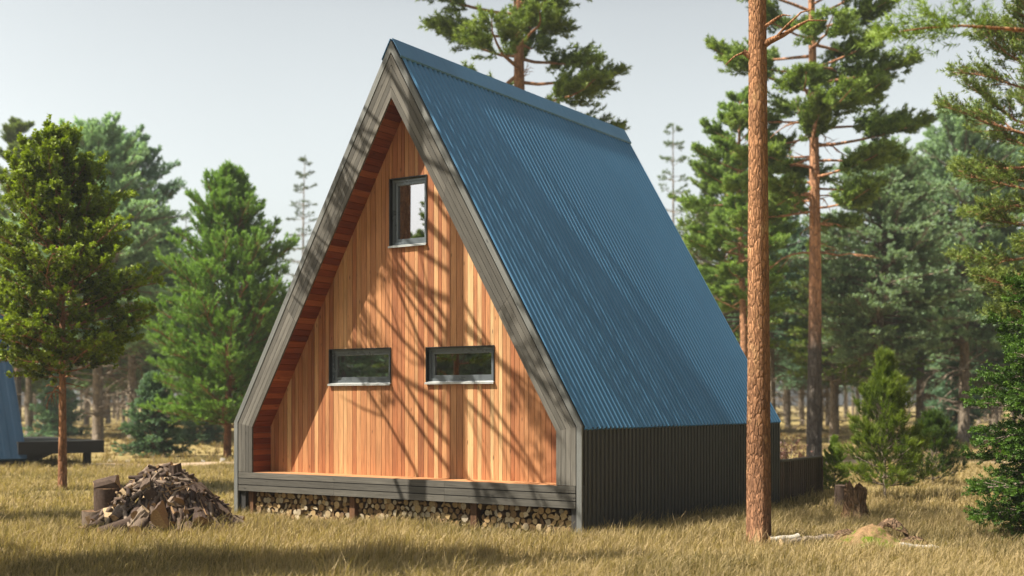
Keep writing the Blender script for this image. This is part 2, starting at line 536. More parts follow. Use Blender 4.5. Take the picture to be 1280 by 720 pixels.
        for j in range(rnd.randrange(2, 6)):
            i2 = rnd.randrange(1, 5); o_ = pts[i2]; dd = (pts[i2+1]-pts[i2]).normalized()
            sdv = Matrix.Rotation(rnd.choice((-1, 1))*rnd.uniform(.4, 1.1), 3, 'Z') @ dd; sdv.z += rnd.gauss(0, .3)
            l_ = Ln*rnd.uniform(.15, .45); m1 = o_+sdv*l_*.5; m2 = o_+sdv*l_+Vector((rnd.gauss(0, .06), rnd.gauss(0, .06), rnd.gauss(0, .08)))
            wood.tube([o_, m1, m2], [rb*.45, rb*.32, .003], 4, seed=j)
    P = np.array(P); D = np.array(D); T = np.array(T)
    V, tt = needles(P, D, T, k, tl, nl, w, spread, rng, quad)
    crown = np_mesh('crown', V, 4 if quad else 3, mats[1], tt)
    return wood.data('trunk', [mats[0]]), crown, len(T)


def plant_tree(name, data, loc, label, cat='tree', group=None, rz=0, s=1.0, sz=None):
    x, y = loc
    e = empty(name, (x, y, float(gz(x, y))), label, cat, group, rz)
    e.scale = (s, s, sz or s)
    link_mesh('trunk', data[0], e); link_mesh('crown', data[1], e)
    return e


def lerp_f(*pts):
    xs = [p[0] for p in pts]; ys = [p[1] for p in pts]
    return lambda t: float(np.interp(t, xs, ys))


# ================================================================== THE HOUSE
HW, HK, HH = 3.5, 1.643, 7.744            # half width, knee, ridge
IW, IK, IH = 3.065, 1.56, 6.837           # the opening
DP, LEN, ZD = .448, 7.84, .775            # recess, length, deck level
house = empty('a_frame_cabin', (0, 0, 0), 'tall A-frame cabin with blue corrugated roof and orange boarded gable', 'cabin')


def ring(f):
    """profile between outer line (0) and opening (1)"""
    l = lambda a, b: a+(b-a)*f
    return l(HW, IW), l(HK, IK), l(HH, IH)


# fascia boards round the front
def band(mb, f0, f1, y0, y1, zb, mi=0, sides=(-1, 1), tb=None):
    w0, k0, h0 = ring(f0); w1, k1, h1 = ring(f1)
    for sx in sides:
        t_ = random.random() if tb is None else tb
        mb.prism([(sx*w0, y0, zb), (sx*w1, y0, zb), (sx*w1, y0, k1), (sx*w0, y0, k0)], (0, y1-y0, 0), mi=mi, gdir=(0, 0, 1), tint=t_)
        nseg = 3
        for i in range(nseg):
            a, b = i/nseg, (i+1)/nseg-(.0006 if i < nseg-1 else 0)
            q = lambda w_, k_, h_, t: (sx*w_*(1-t), y0, k_+(h_-k_)*t)
            mb.prism([q(w0, k0, h0, a), q(w1, k1, h1, a), q(w1, k1, h1, b), q(w0, k0, h0, b)], (0, y1-y0, 0), mi=mi, gdir=(-sx*HW, 0, HH-HK), tint=random.random() if tb is None else tb)


mb = MB()
nb_ = 4; f_ = .215
for i in range(nb_):
    w_ = (1-.235)/nb_
    band(mb, .235+w_*i, .235+w_*(i+1)-.012, 0, .03, ZD+.003)
fas = mb.build('fascia', M['grey'], house)
mb = MB(); band(mb, .0, .195, -.006, .04, -.1, tb=.6)
mb.build('trim', M['grey_trim'], house)
mb = MB(); band(mb, .01, .985, .045, .09, ZD+.01, tb=.3)
mb.build('backing', M['void'], house)

# soffit and side cheeks of the recess
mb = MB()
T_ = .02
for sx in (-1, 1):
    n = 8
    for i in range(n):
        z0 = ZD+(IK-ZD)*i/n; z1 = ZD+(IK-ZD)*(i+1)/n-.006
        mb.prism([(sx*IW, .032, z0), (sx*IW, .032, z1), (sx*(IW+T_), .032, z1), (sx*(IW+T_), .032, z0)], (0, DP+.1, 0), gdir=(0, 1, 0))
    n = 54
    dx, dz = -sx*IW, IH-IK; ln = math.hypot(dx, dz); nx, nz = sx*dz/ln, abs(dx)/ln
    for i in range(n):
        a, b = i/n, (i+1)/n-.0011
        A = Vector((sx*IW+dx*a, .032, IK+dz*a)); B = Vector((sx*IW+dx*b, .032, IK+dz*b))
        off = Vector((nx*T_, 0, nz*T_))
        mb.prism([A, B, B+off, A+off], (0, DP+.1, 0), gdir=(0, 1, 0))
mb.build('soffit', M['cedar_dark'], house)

# gable wall of cedar boards, cut round three windows
WIN = [(-1.698, -.358, 2.278, 2.885), (.362, 1.688, 2.287, 2.870), (-.386, .381, 4.523, 5.645)]


def zin(x):
    return IK+(IH-IK)*(1-abs(x)/IW) if abs(x) < IW else ZD


def zin2(x):
    return min(IH+.02, zin(x)+.012)


edges = [-IW]
while edges[-1] < IW-.13:
    edges.append(edges[-1]+random.choice((.07, .08, .088, .098, .12)))
edges.append(IW)
mb = MB()


def wall_cols(mb, edges, gap, y0, y1, mi, grow=0.0):
    for a, b in zip(edges[:-1], edges[1:]):
        a2, b2 = a+gap/2, b-gap/2
        cuts = sorted({a2, b2} | {c for w_ in WIN for c in (w_[0], w_[1]) if a2 < c < b2} | ({0.0} if a2 < 0 < b2 else set()))
        tint = min(1, max(0, random.gauss(.56, .2))); off = random.random()
        for c, d in zip(cuts[:-1], cuts[1:]):
            if d-c < 1e-4: continue
            m_ = (c+d)/2
            blocks = sorted((w_[2], w_[3]) for w_ in WIN if w_[0] < m_ < w_[1])
            segs = []; lo = ZD-.2
            for (p, q) in blocks:
                segs.append((lo, p)); lo = q
            segs.append((lo, None))
            for (lo_, hi) in segs:
                zt0 = hi if hi else zin2(c); zt1 = hi if hi else zin2(d)
                if zt0 <= lo_ and zt1 <= lo_: continue
                if hi is None and lo_ > min(zt0, zt1): continue
                mb.prism([(c, y0, lo_), (d, y0, lo_), (d, y0, zt1), (c, y0, zt0)], (0, y1-y0, 0), mi=mi, gdir=(0, 0, 1), tint=tint)


wall_cols(mb, edges, .007, DP, DP+.022, 0)
wall_cols(mb, [-IW, -2, -1, 0, 1, 2, IW], 0, DP+.03, DP+.09, 1)
mb.build('wall', [M['cedar'], M['void']], house)

# deck
mb = MB()
yb = .034
for i in range(4):
    y0 = .034+i*.108
    mb.box(-IW-.001, IW+.001, y0, min(DP-.002, y0+.102), ZD-.03, ZD, gdir=(1, 0, 0), tint=random.uniform(.4, .9))
mb.build('deck', M['cedar'], house)
mb = MB()
for i in range(3):
    z1 = ZD-.004-i*.112; z0 = z1-.098
    for xa, xb in ((-3.395, -1.2), (-1.197, 1.05), (1.053, 3.395)):
        mb.box(xa, xb, -.004, .028, z0, z1, gdir=(1, 0, 0))
mb.build('deck_fascia', M['grey'], house)
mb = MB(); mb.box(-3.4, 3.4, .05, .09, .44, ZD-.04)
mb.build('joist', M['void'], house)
for x in (-3.2, -.9, 1.53):
    mb = MB(); mb.box(x-.055, x+.055, .10, .21, -.1, .44, gdir=(0, 0, 1)); mb.build('post', M['post'], house)
mb = MB(); mb.box(-3.39, -3.27, .045, .2, -.1, .7, gdir=(0, 0, 1)); mb.build('corner_post', M['dark_post'], house)
mb = MB(); mb.box(3.3, 3.39, .045, .2, -.1, .7, gdir=(0, 0, 1)); mb.build('corner_post', M['dark_post'], house)
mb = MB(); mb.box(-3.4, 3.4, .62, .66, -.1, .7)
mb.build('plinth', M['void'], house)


# corrugated sheets: profile swept down the slope
def corrugated(name, A, B, C_, D_, per, dep, mat, parent, prof=((0, 0), (.30, 0), (.42, 1), (.80, 1), (.92, 0)), thick=.02):
    """A->B along the eave, A->D up the slope; ribs stand out along the normal"""
    A, B, C_, D_ = map(Vector, (A, B, C_, D_))
    n = (B-A).cross(D_-A).normalized()
    ln = (B-A).length; nr = max(1, round(ln/per))
    vs = []; fs = []
    us = []
    for i in range(nr):
        for (t, h) in prof: us.append(((i+t)/nr, h))
    us.append((1, 0))
    for t, h in us:
        vs.append(A.lerp(B, t)+n*dep*h); vs.append(D_.lerp(C_, t)+n*dep*h)
    for i in range(len(us)-1):
        fs.append([2*i, 2*i+2, 2*i+3, 2*i+1])
    m_ = len(vs)
    vs += [A-n*thick, B-n*thick, C_-n*thick, D_-n*thick]
    fs += [[m_, m_+3, m_+2, m_+1]]
    L0 = list(range(0, m_, 2)); L1 = list(range(1, m_, 2))
    fs += [[m_, m_+1]+L0[::-1]]
    fs += [[m_+2, m_+3]+L1]
    fs += [[0, 1, m_+3, m_], [m_-2, m_+1, m_+2, m_-1]]
    mb = MB(); mb.add(vs, fs, gdir=(D_-A))
    return mb.build(name, mat, parent)


sl = math.hypot(HW, HH-HK); nx, nz = (HH-HK)/sl, HW/sl
e_ = .004
for sx in (1, -1):
    ex = sx*(HW+nx*e_); ez = HK-.0+nz*e_
    lo = Vector((sx*(HW+.012), 0, HK-.02)); hi = Vector((sx*.03, 0, HH-.045))
    y0, y1 = .045, LEN
    nn_ = Vector((sx*nx, 0, nz))*.036; lo = lo-nn_+Vector((sx*.012, 0, -.021)); hi = hi-nn_+Vector((0, 0, .035))
    if sx > 0:
        A = (lo.x, y0, lo.z); B = (lo.x, y1, lo.z); Cc = (hi.x, y1, hi.z); Dd = (hi.x, y0, hi.z)
    else:
        A = (lo.x, y1, lo.z); B = (lo.x, y0, lo.z); Cc = (hi.x, y0, hi.z); Dd = (hi.x, y1, hi.z)
    corrugated('roof', A, B, Cc, Dd, .135, .042, M['roof'], house, prof=((0, 0), (.22, 0), (.36, .55), (.48, 1), (.64, 1), (.76, .55), (.90, 0)))
# roof structure under the sheets so that the edges have thickness
mb = MB()
for sx in (1, -1):
    mb.prism([(sx*(HW-.03), .1, HK-.03), (sx*.0, .1, HH-.09), (sx*.0, .1, IH+.04), (sx*(IW+.03), .1, IK)], (0, LEN-.14, 0))
mb.build('roof_structure', M['void'], house)
# verge and ridge cap
mb = MB()
off = .032
for sx in (1, -1):
    p0 = Vector((0, 0, HH+.012)); d_ = Vector((sx*HW, 0, -(HH-HK))).normalized(); n_ = Vector((sx*nx, 0, nz))
    a = p0; b = p0+d_*.335
    mb.prism([a+n_*.026-d_*.012, b+n_*.026, b+n_*.034, a+n_*.034-d_*.012], (0, LEN+.012, 0))
    mb.prism([b+n_*.026, b+n_*.004+d_*.012, b+n_*.010+d_*.016, b+n_*.034], (0, LEN+.012, 0))
mb.build('ridge_cap', M['cap'], house)
# back gable
mb = MB()
mb.prism([(-HW+.02, LEN-.06, 0), (HW-.02, LEN-.06, 0), (HW-.02, LEN-.06, HK-.02), (0, LEN-.06, HH-.08), (-HW+.02, LEN-.06, HK-.02)], (0, .06, 0), gdir=(0, 0, 1))
mb.build('back_wall', M['dark_post'], house)
# side walls
box_prof = ((0, 0), (.34, 0), (.40, 1), (.86, 1), (.92, 0))
for sx in (1, -1):
    x = sx*(HW-.028); y0, y1 = .045, LEN
    if sx > 0: A, B, Cc, Dd = (x, y0, -.1), (x, y1, -.1), (x, y1, HK-.022), (x, y0, HK-.022)
    else: A, B, Cc, Dd = (x, y1, -.1), (x, y0, -.1), (x, y0, HK-.022), (x, y1, HK-.022)
    corrugated('side_wall', A, B, Cc, Dd, .125, .024, M['clad'], house, box_prof)
# interior
mb = MB()
mb.prism([(-2.9, 3.4, .9), (2.9, 3.4, .9), (2.9, 3.4, 1.5), (0, 3.4, 6.5), (-2.9, 3.4, 1.5)], (0, .05, 0)); mb.box(-2.95, 2.95, .56, 3.4, .86, .9); mb.box(-1.75, 1.75, .56, 3.4, 3.45, 3.55)
mb.build('room', M['room'], house)


def window(x0, x1, z0, z1, curtain=None):
    w = .0; y = DP
    f = MB(); c = .045; rec = .085; sash = .062
    # outer casing, standing slightly proud of the boards
    cs = .014
    yo = y-.018; yi = y+rec+.05
    f.box(x0, x0+cs, yo, yi, z0, z1, mi=1); f.box(x1-cs, x1, yo, yi, z0, z1, mi=1)
    f.box(x0+cs, x1-cs, yo, yi, z1-cs, z1, mi=1); f.box(x0+cs, x1-cs, yo, yi, z0, z0+cs, mi=1)
    a0, a1, b0, b1 = x0+cs+.001, x1-cs-.001, z0+cs+.022, z1-cs-.001
    def fr(a0, a1, b0, b1, t, ya, yb_):
        f.box(a0, a0+t, ya, yb_, b0, b1); f.box(a1-t, a1, ya, yb_, b0, b1)
        f.box(a0+t, a1-t, ya, yb_, b1-t, b1); f.box(a0+t, a1-t, ya, yb_, b0, b0+t)
    fr(a0, a1, b0, b1, .045, y+rec-.03, y+rec+.05)
    fr(a0+.046, a1-.046, b0+.046, b1-.046, .05, y+rec-.012, y+rec+.04)
    fo = f.build('window', [M['frame'], M['lining']], house)
    g = MB(); i = .0965
    g.box(a0+i, a1-i, y+rec+.018, y+rec+.024, b0+i, b1-i); g.build('pane', M['glass'], fo)
    s_ = MB()
    zs = z0+cs+.002
    s_.prism([(x0-.004, y-.045, zs-.014), (x0-.004, y-.045, zs-.002), (x0-.004, y+rec-.035, zs+.02), (x0-.004, y+rec-.035, zs+.008)], (x1-x0+.008, 0, 0))
    s_.prism([(x0-.004, y-.045, zs-.03), (x0-.004, y-.042, zs-.03), (x0-.004, y-.042, zs-.012), (x0-.004, y-.045, zs-.012)], (x1-x0+.008, 0, 0))
    s_.build('sill', M['sill'], fo)
    if curtain:
        for (ca, cb_) in curtain:
            q = MB()
            n = 14; vs = []; fs = []
            for k_ in range(n+1):
                xx = ca+(cb_-ca)*k_/n; yy = y+.3+.02*math.sin(k_*2.2)
                vs += [(xx, yy, z0-.2), (xx, yy, z1+.15)]
            for k_ in range(n): fs.append([2*k_, 2*k_+2, 2*k_+3, 2*k_+1])
            q.add(vs, fs, smooth=True); q.build('curtain', M['ochre'], fo)


window(*WIN[0]); window(*WIN[1], curtain=[(.25, .82), (1.62, 1.9)]); window(*WIN[2])

# terrace screen behind the cabin
fence = empty('terrace_screen', (HW, LEN, 0), 'low dark slatted screen with a pale top rail behind the blue roofed cabin', 'fence')
mb = MB()
n = 19
for i in range(n):
    y0 = .06+i*.125
    mb.box(-.07, -.02, y0, y0+.078, -.1, .80, gdir=(0, 0, 1))
mb.box(-.10, -.075, .06, .06+n*.125, -.1, .80, tint=0)
mb.build('slat_panel', M['clad_brown'], fence)
mb = MB(); mb.box(-.11, .0, .055, .06+n*.125, .803, .84, gdir=(0, 1, 0)); mb.build('rail', M['grey'], fence)
mb = MB(); mb.box(-.09, .0, .062+n*.125, .13+n*.125, -.1, .84, gdir=(0, 0, 1)); mb.build('post', M['clad_brown'], fence)

# ------------------------------------------------------------------ firewood under the deck
print('house done')


def log_data(kind, rnd, ln=.34):
    mb = MB()
    if kind == 0:
        n = 9; poly = [(math.cos(2*PI*k/n)*rnd.uniform(.88, 1.06), math.sin(2*PI*k/n)*rnd.uniform(.88, 1.06)) for k in range(n)]
    elif kind == 1:   # half log
        n = 6; poly = [(math.cos(PI*k/n)*1.1, math.sin(PI*k/n)*1.0-.4) for k in range(n+1)]
    else:             # wedge
        poly = [(-1, -.55), (.9, -.7)]+[(math.cos(a)*1.0, math.sin(a)*1.0) for a in (.3, .8, 1.4, 2.0)]
    n = len(poly); r_ = .054
    vs = []
    for y_, s_ in ((0, .93), (.008, 1), (ln, 1)):
        vs += [(p[0]*r_*s_, y_, p[1]*r_*s_) for p in poly]
    fs = [list(range(n))]
    mb.add(vs, [[k+n, (k+1) % n+n, (k+1) % n, k][::-1] for k in range(n)]+[[k+2*n, (k+1) % n+2*n, (k+1) % n+n, k+n][::-1] for k in range(n)], 1, smooth=(kind == 0))
    mb.add(vs[:n], [list(range(n))], 0)
    return mb.data('firewood_log', [M['fire_end'], M['fire_bark']])


rnd = random.Random(5)
logs = [log_data(k, rnd) for k in (0, 0, 0, 1, 2, 0, 1, 2)]
bays = [('firewood logs stacked under the deck in the bay left of the first post', -3.12, -.98),
        ('firewood logs stacked under the deck in the middle bay between the two posts', -.82, 1.45),
        ('firewood logs stacked under the deck in the bay nearest the dark side wall', 1.61, 3.27)]
nlog = 0
for lab, xa, xb in bays:
    cols = int((xb-xa)/.107)
    for r_i in range(5):
        for c_i in range(cols):
            x = xa+(c_i+.5+(.5 if r_i % 2 else 0))*(xb-xa)/(cols+.5)
            o = link_mesh('firewood_log', logs[rnd.randrange(8)])
            s_ = min(1.3, max(.62, rnd.gauss(.98, .17)))
            o.location = (x+rnd.gauss(0, .008), .14+rnd.gauss(0, .02), .035+r_i*.088+rnd.gauss(0, .006))
            o.scale = (s_, 1, s_); o.rotation_euler = (rnd.gauss(0, .03), rnd.random()*6.28, rnd.gauss(0, .05))
            tag(o, lab, 'firewood', lab); nlog += 1
print('firewood', nlog)

# ================================================================== GROUND
g1 = np.linspace(-6.2, 6.2, 330)
gx = np.sinh(g1)*2.6
X, Y = np.meshgrid(gx+4, gx*1.0-2, indexing='ij')
Z = gz(X, Y)
V = np.stack([X, Y, Z], -1).reshape(-1, 3)
n = len(gx); idx = np.arange(n*n).reshape(n, n)
F = np.stack([idx[:-1, :-1], idx[1:, :-1], idx[1:, 1:], idx[:-1, 1:]], -1).reshape(-1, 4)
me = bpy.data.meshes.new('ground')
me.vertices.add(len(V)); me.vertices.foreach_set('co', V.astype(np.float32).ravel())
me.loops.add(F.size); me.loops.foreach_set('vertex_index', F.astype(np.int32).ravel())
me.polygons.add(len(F)); me.polygons.foreach_set('loop_start', np.arange(0, F.size, 4, dtype=np.int32))
me.update(calc_edges=True); me.validate(); me.materials.append(M['ground'])
me.polygons.foreach_set('use_smooth', np.ones(len(F), bool))
g = link_mesh('ground', me); tag(g, kind='structure')

# sandy track passing behind the cabins
vs = []; fs = []
us = np.linspace(-60, 60, 160); K = 7
for i, u in enumerate(us):
    d = 40.5+.8*math.sin(u*.12)+.3*math.sin(u*.6); wd = 1.3+.25*math.sin(u*.9)+.15*math.sin(u*2.3)
    for j in range(K):
        x, y = at(u, d+wd*(j/(K-1)-.5)*2)
        vs.append((x, y, float(gz(x, y))+.012))
for i in range(len(us)-1):
    for j in range(K-1):
        a = i*K+j; fs.append([a, a+K, a+K+1, a+1][::-1])
mb = MB(); mb.add(vs, fs, smooth=True); tr_ = mb.build('track', M['track']); tag(tr_, kind='structure')


# ------------------------------------------------------------------ grass
def blades(n, d0, d1, h0, h1, w, seed, upow=1.0, margin=3.0, pw=1.0):
    rng = np.random.default_rng(seed)
    out = []
    # tufts
    nt_ = n//14
    d = d0+(d1-d0)*rng.random(nt_*3)**pw
    half = d*.4163*1.04+margin
    u = (rng.random(nt_*3)*2-1)*half
    keep = rng.random(nt_*3) < (half/(d1*.4163+margin))
    d, u = d[keep][:nt_], u[keep][:nt_]
    x = CAM[0]+d*FW[0]+u*RT[0]; y = CAM[1]+d*FW[1]+u*RT[1]
    dens = np.sin(x*1.7+1)*np.cos(y*1.3)+.6*np.sin(x*.6-y*.8)+rng.normal(size=len(x))*.7
    ok = dens > -1.1
    ok &= ~((np.abs(x) < 3.42) & (y > .06) & (y < LEN+2.3))
    x, y = x[ok], y[ok]; dens = dens[ok]
    k = 14
    tx = np.repeat(x, k)+rng.normal(size=len(x)*k)*.07; ty = np.repeat(y, k)+rng.normal(size=len(x)*k)*.07
    dn = np.repeat(dens, k)
    inside = (np.abs(tx) < 3.40) & (ty > .06) & (ty < LEN+2.3)
    dd = (tx-CAM[0])*FW[0]+(ty-CAM[1])*FW[1]; uu = (tx-CAM[0])*RT[0]+(ty-CAM[1])*RT[1]
    trk = np.abs(dd-(40.5+.8*np.sin(uu*.12)+.3*np.sin(uu*.6))) < 1.15+.3*np.sin(uu*1.7)
    sel = ~inside & ~trk
    tx, ty, dn = tx[sel], ty[sel], dn[sel]
    m_ = len(tx)
    base = np.stack([tx, ty, gz(tx, ty)-.01], 1)
    hgt = (h0+(h1-h0)*rng.random(m_)**1.6)*(1+.22*np.clip(dn, -1, 1.6))
    a = rng.random(m_)*2*np.pi
    lean = .15+.75*rng.random(m_)
    dirh = np.stack([np.cos(a)*lean+.15, np.sin(a)*lean+.05, np.zeros(m_)], 1)
    b = rng.random(m_)*2*np.pi
    side = np.stack([np.cos(b), np.sin(b), np.zeros(m_)], 1)*w*.5
    up = np.array([0, 0, 1.])
    H_ = hgt[:, None]
    mid = base+up*H_*.55+dirh*H_*.25
    tip = base+up*H_*(.95-.25*lean[:, None])+dirh*H_*.8
    # quad + tri as two faces of 4 (tip doubled as tri is separate array)
    V4 = np.stack([base-side, base+side, mid+side*.75, mid-side*.75], 1)
    V3 = np.stack([mid-side*.75, mid+side*.75, tip], 1)
    pat = .5+.5*np.sin(tx*.8+ty*.33)*np.cos(ty*.6-tx*.2)
    tint = np.clip(.60+.16*rng.normal(size=m_)-.42*(rng.random(m_) < .19)-.22*(pat > .72)+.1*pat, 0, 1)
    verts = np.concatenate([V4.reshape(-1, 3), V3.reshape(-1, 3)])
    me = bpy.data.meshes.new('grass')
    nv = len(verts)
    me.vertices.add(nv); me.vertices.foreach_set('co', verts.astype(np.float32).ravel())
    me.loops.add(nv); me.loops.foreach_set('vertex_index', np.arange(nv, dtype=np.int32))
    ls = np.concatenate([np.arange(0, m_*4, 4), m_*4+np.arange(0, m_*3, 3)]).astype(np.int32)
    me.polygons.add(len(ls)); me.polygons.foreach_set('loop_start', ls)
    me.materials.append(M['grass'])
    at_ = me.attributes.new('tint', 'FLOAT', 'POINT')
    at_.data.foreach_set('value', np.concatenate([np.repeat(tint*.9, 4), np.repeat(np.clip(tint+.05, 0, 1), 3)]).astype(np.float32))
    me.update(calc_edges=True)
    return me


for (nn, d0, d1, h0, h1, w_, sd) in ((440000, 11, 22, .07, .27, .008, 1), (11000, 12.4, 26, .26, .46, .008, 7), (230000, 21, 42, .08, .24, .015, 2), (120000, 40, 100, .1, .3, .035, 3)):
    o = link_mesh('grass', blades(nn, d0, d1, h0, h1, w_, sd))
    tag(o, 'dry straw coloured meadow grass with darker green tufts', 'grass', kind='stuff')
print('grass done')

# ================================================================== TREES
big = tree(3, 19, .17, 9.5, lerp_f((0, 2.6), (.5, 2.6), (1, .6)), 34, lerp_f((0, .15), (1, .9)), .06, 14, .42, .16,
           (M['bark_scots'], M['n_scots']), k=16, tl=.16, nl=.09, w=.012, spread=1.0, smin=.4, dead=0, sides=20, topr=.25, flare=1.5, wig=.02,
           lean=(-.002, .0))
e = plant_tree('pine_tree', big, (5.8, .96), 'tall bare orange-brown pine trunk in front of the dark side wall of the cabin', group=None)
# its broken stubs and bare limbs
mb = MB()
rdir = Vector((RT[0], RT[1], 0)); fdir = Vector((FW[0], FW[1], 0))


def limb(mb, z, side, pts, rads):
    base = Vector((0, 0, z))
    mb.tube([base]+[base+rdir*(a)+Vector((0, 0, b))+fdir*c for a, b, c in pts], rads, 7, jit=.05)


limb(mb, 6.78, -1, [(-.12, .06, 0), (-.22, .13, 0)], [.05, .045, .035])
limb(mb, 6.86, -1, [(-.22, .03, 0), (-.32, .0, .05), (-.40, -.07, .05), (-.45, -.12, .08)], [.02, .02, .013, .009, .005])
limb(mb, 6.95, 1, [(.14, .08, -.1), (.3, .13, -.2), (.5, .24, -.3), (.62, .30, -.3), (.85, .27, -.4)], [.06, .05, .035, .022, .014, .006])
limb(mb, 7.2, 1, [(.1, .05, -.1), (.22, .12, -.2), (.3, .16, -.2), (.4, .13, -.25)], [.03, .024, .018, .012, .005])
limb(mb, 6.95, 1, [(.2, .10, -.15), (.32, .22, -.3), (.5, .38, -.4), (.66, .4, -.5)], [.02, .02, .018, .012, .005])
mb.build('dead_limb', M['bark_scots'], e)

# casters standing left of the view: their shadows lie on the gable and in the grass
cast = tree(21, 25, .17, 17.2, lerp_f((0, 2.0), (.4, 2.9), (1, .9)), 44, lerp_f((0, .1), (1, .9)), .05, 22, .42, .2,
            (M['bark_scots'], M['n_scots']), k=22, tl=.2, nl=.12, w=.022, spread=1.0, smin=.3, dead=20, dead_z=(.37, .66), dead_len=2.7,
            extra=[(z_, a_-.6, l_, .05, .06) for z_, a_, l_ in ((11.6, 2.3, 1.9), (12.6, 2.7, 2.2), (13.4, 2.2, 2.0), (13.0, -.7, 1.8), (14.2, -.8, 2.2), (14.6, -1.3, 1.7), (11.9, -1.1, 1.4), (14.4, 2.9, 2.3), (15.2, 2.4, 2.0))],
            sides=12, topr=.42, wig=.03, lean=(.002, -.001), yaw_lim=None)
cast2 = tree(22, 15, .16, 5.0, lerp_f((0, 2.0), (.4, 2.3), (1, .5)), 60, lerp_f((0, .1), (1, .9)), .05, 24, .42, .18,
             (M['bark_scots'], M['n_scots']), k=26, tl=.2, nl=.13, w=.03, spread=1.0, smin=.2, dead=10, dead_z=(.1, .35), dead_len=1.5, sides=10)
plant_tree('pine_tree', cast, (.47-5.2, -5.2), 'slender pine standing left of the view that throws its trunk shadow on the gable', rz=.6)

leftn = tree(31, 7.8, .105, 2.55, lerp_f((0, 1.3), (.15, 2.15), (.45, 2.05), (.75, 1.35), (1, .45)), 104, lerp_f((0, .1), (1, 1.0)), .05, 16, .46, .15,
             (M['bark_left'], M['n_left']), k=24, tl=.15, nl=.09, w=.045, spread=1.1, smin=.15, upb=.35, dead=5, dead_z=(.2, .34), dead_len=.9,
             quad=True, sides=10, tipb=1.2, wig=.03, rbr=.13, tint0=.40)
plant_tree('pine_tree', leftn, (-11.56, 2.49), 'near yellow-green tree with a thin ruddy trunk rising before the black deck at far left')
print('t1', leftn[2])

bushy = tree(41, 10.5, .15, 1.0, lerp_f((0, 2.2), (.15, 3.5), (.4, 3.3), (.7, 2.4), (.9, 1.4), (1, .6)), 160, lerp_f((0, .05), (.5, .45), (1, 1.1)), .05, 24, .42, .19,
             (M['bark_left'], M['n_green']), k=26, tl=.24, nl=.15, w=.028, spread=.75, smin=.12, upb=.45, sides=10, whorl=6, flare=1.4, tint0=.52, rbr=.12, lean=(.012, .008))
plant_tree('pine_tree', bushy, px(284, 44.3), 'bushy bright green young pine standing just left of the A-frame cabin', s=.97, sz=.93)
print('bushy', bushy[2])

scots = tree(51, 20.5, .27, 8.4, lerp_f((0, 2.6), (.3, 3.7), (.7, 3.0), (1, .8)), 60, lerp_f((0, -.05), (.5, .15), (1, .8)), .05, 56, .44, .14,
             (M['bark_scots_tall'], M['n_scots']), k=30, tl=.26, nl=.15, w=.034, spread=1.0, smin=.36, upb=.4, dead=22, dead_z=(.28, .62), dead_len=1.8,
             sides=14, tp=1.0, topr=.25, wig=.10, tint0=.4, rbr=.22, lean=(-.008, 0))
plant_tree('pine_tree', scots, (-2.4, 26.5), 'tall pine with orange upper and grey lower trunk behind the terrace screen', rz=2.2)
print('scots', scots[2])
scots_b = tree(52, 21.5, .30, 11.0, lerp_f((0, 3.0), (.25, 3.7), (.7, 3.0), (1, .8)), 46, lerp_f((0, -.12), (.5, .12), (1, .7)), .06, 56, .44, .14,
               (M['bark_scots'], M['n_scots']), k=30, tl=.26, nl=.15, w=.034, spread=1.0, smin=.36, upb=.35, dead=6, dead_z=(.45, .6), dead_len=1.5,
               sides=14, topr=.3, wig=.05, tint0=.42, rbr=.24)
plant_tree('pine_tree', scots_b, px(648, 41), 'tall orange-barked pine with open crown rising straight behind the roof ridge', rz=.4)

broad = tree(61, 14.5, .28, 4.6, lerp_f((0, 2.6), (.2, 4.2), (.55, 3.8), (.85, 2.4), (1, .8)), 150, lerp_f((0, -.15), (.5, .1), (1, .8)), .03, 26, .42, .24,
             (M['bark_grey'], M['n_blue']), k=22, tl=.26, nl=.15, w=.05, spread=.95, smin=.15, upb=.35, dead=40, dead_z=(.08, .36), dead_len=2.2,
             sides=10, tint0=.6, rbr=.2, wig=.04)
broad_b = tree(62, 15.5, .26, 5.2, lerp_f((0, 2.4), (.15, 3.7), (.5, 3.6), (.8, 2.6), (1, .9)), 130, lerp_f((0, -.2), (.5, .05), (1, .8)), .04, 24, .44, .25,
               (M['bark_grey'], M['n_teal']), k=22, tl=.26, nl=.15, w=.05, spread=.95, smin=.2, upb=.3, dead=38, dead_z=(.08, .34), dead_len=2.4,
               sides=10, tint0=.55, rbr=.2, wig=.05)
broad_c = tree(63, 13.0, .2, 4.0, lerp_f((0, 2.0), (.2, 3.2), (.55, 2.9), (.85, 1.9), (1, .6)), 110, lerp_f((0, -.05), (.5, .2), (1, .9)), .04, 22, .44, .24,
               (M['bark_grey'], M['n_scots']), k=22, tl=.26, nl=.15, w=.05, spread=.95, smin=.25, upb=.35, dead=14, dead_z=(.08, .34), dead_len=1.8,
               sides=8, tint0=.42, rbr=.24, wig=.05)
print('broad', broad[2], broad_b[2])
sparse = tree(71, 23, .2, 7, lerp_f((0, 2.3), (.4, 1.9), (.8, 1.1), (1, .3)), 64, lerp_f((0, -.1), (1, .35)), .01, 10, .3, .33,
              (M['bark_grey'], M['n_sparse']), k=16, tl=.25, nl=.16, w=.05, spread=.8, smin=.3, upb=.0, dead=12, dead_z=(.1, .4), dead_len=1.5, sides=7, whorl=5)
small = tree(81, 3.0, .06, .15, lerp_f((0, 1.35), (.5, .85), (1, .10)), 96, lerp_f((0, -.05), (1, .6)), .02, 14, .38, .12,
             (M['bark_grey'], M['n_teal']), k=26, tl=.15, nl=.09, w=.032, spread=.8, smin=.08, upb=.1, sides=7, whorl=6)
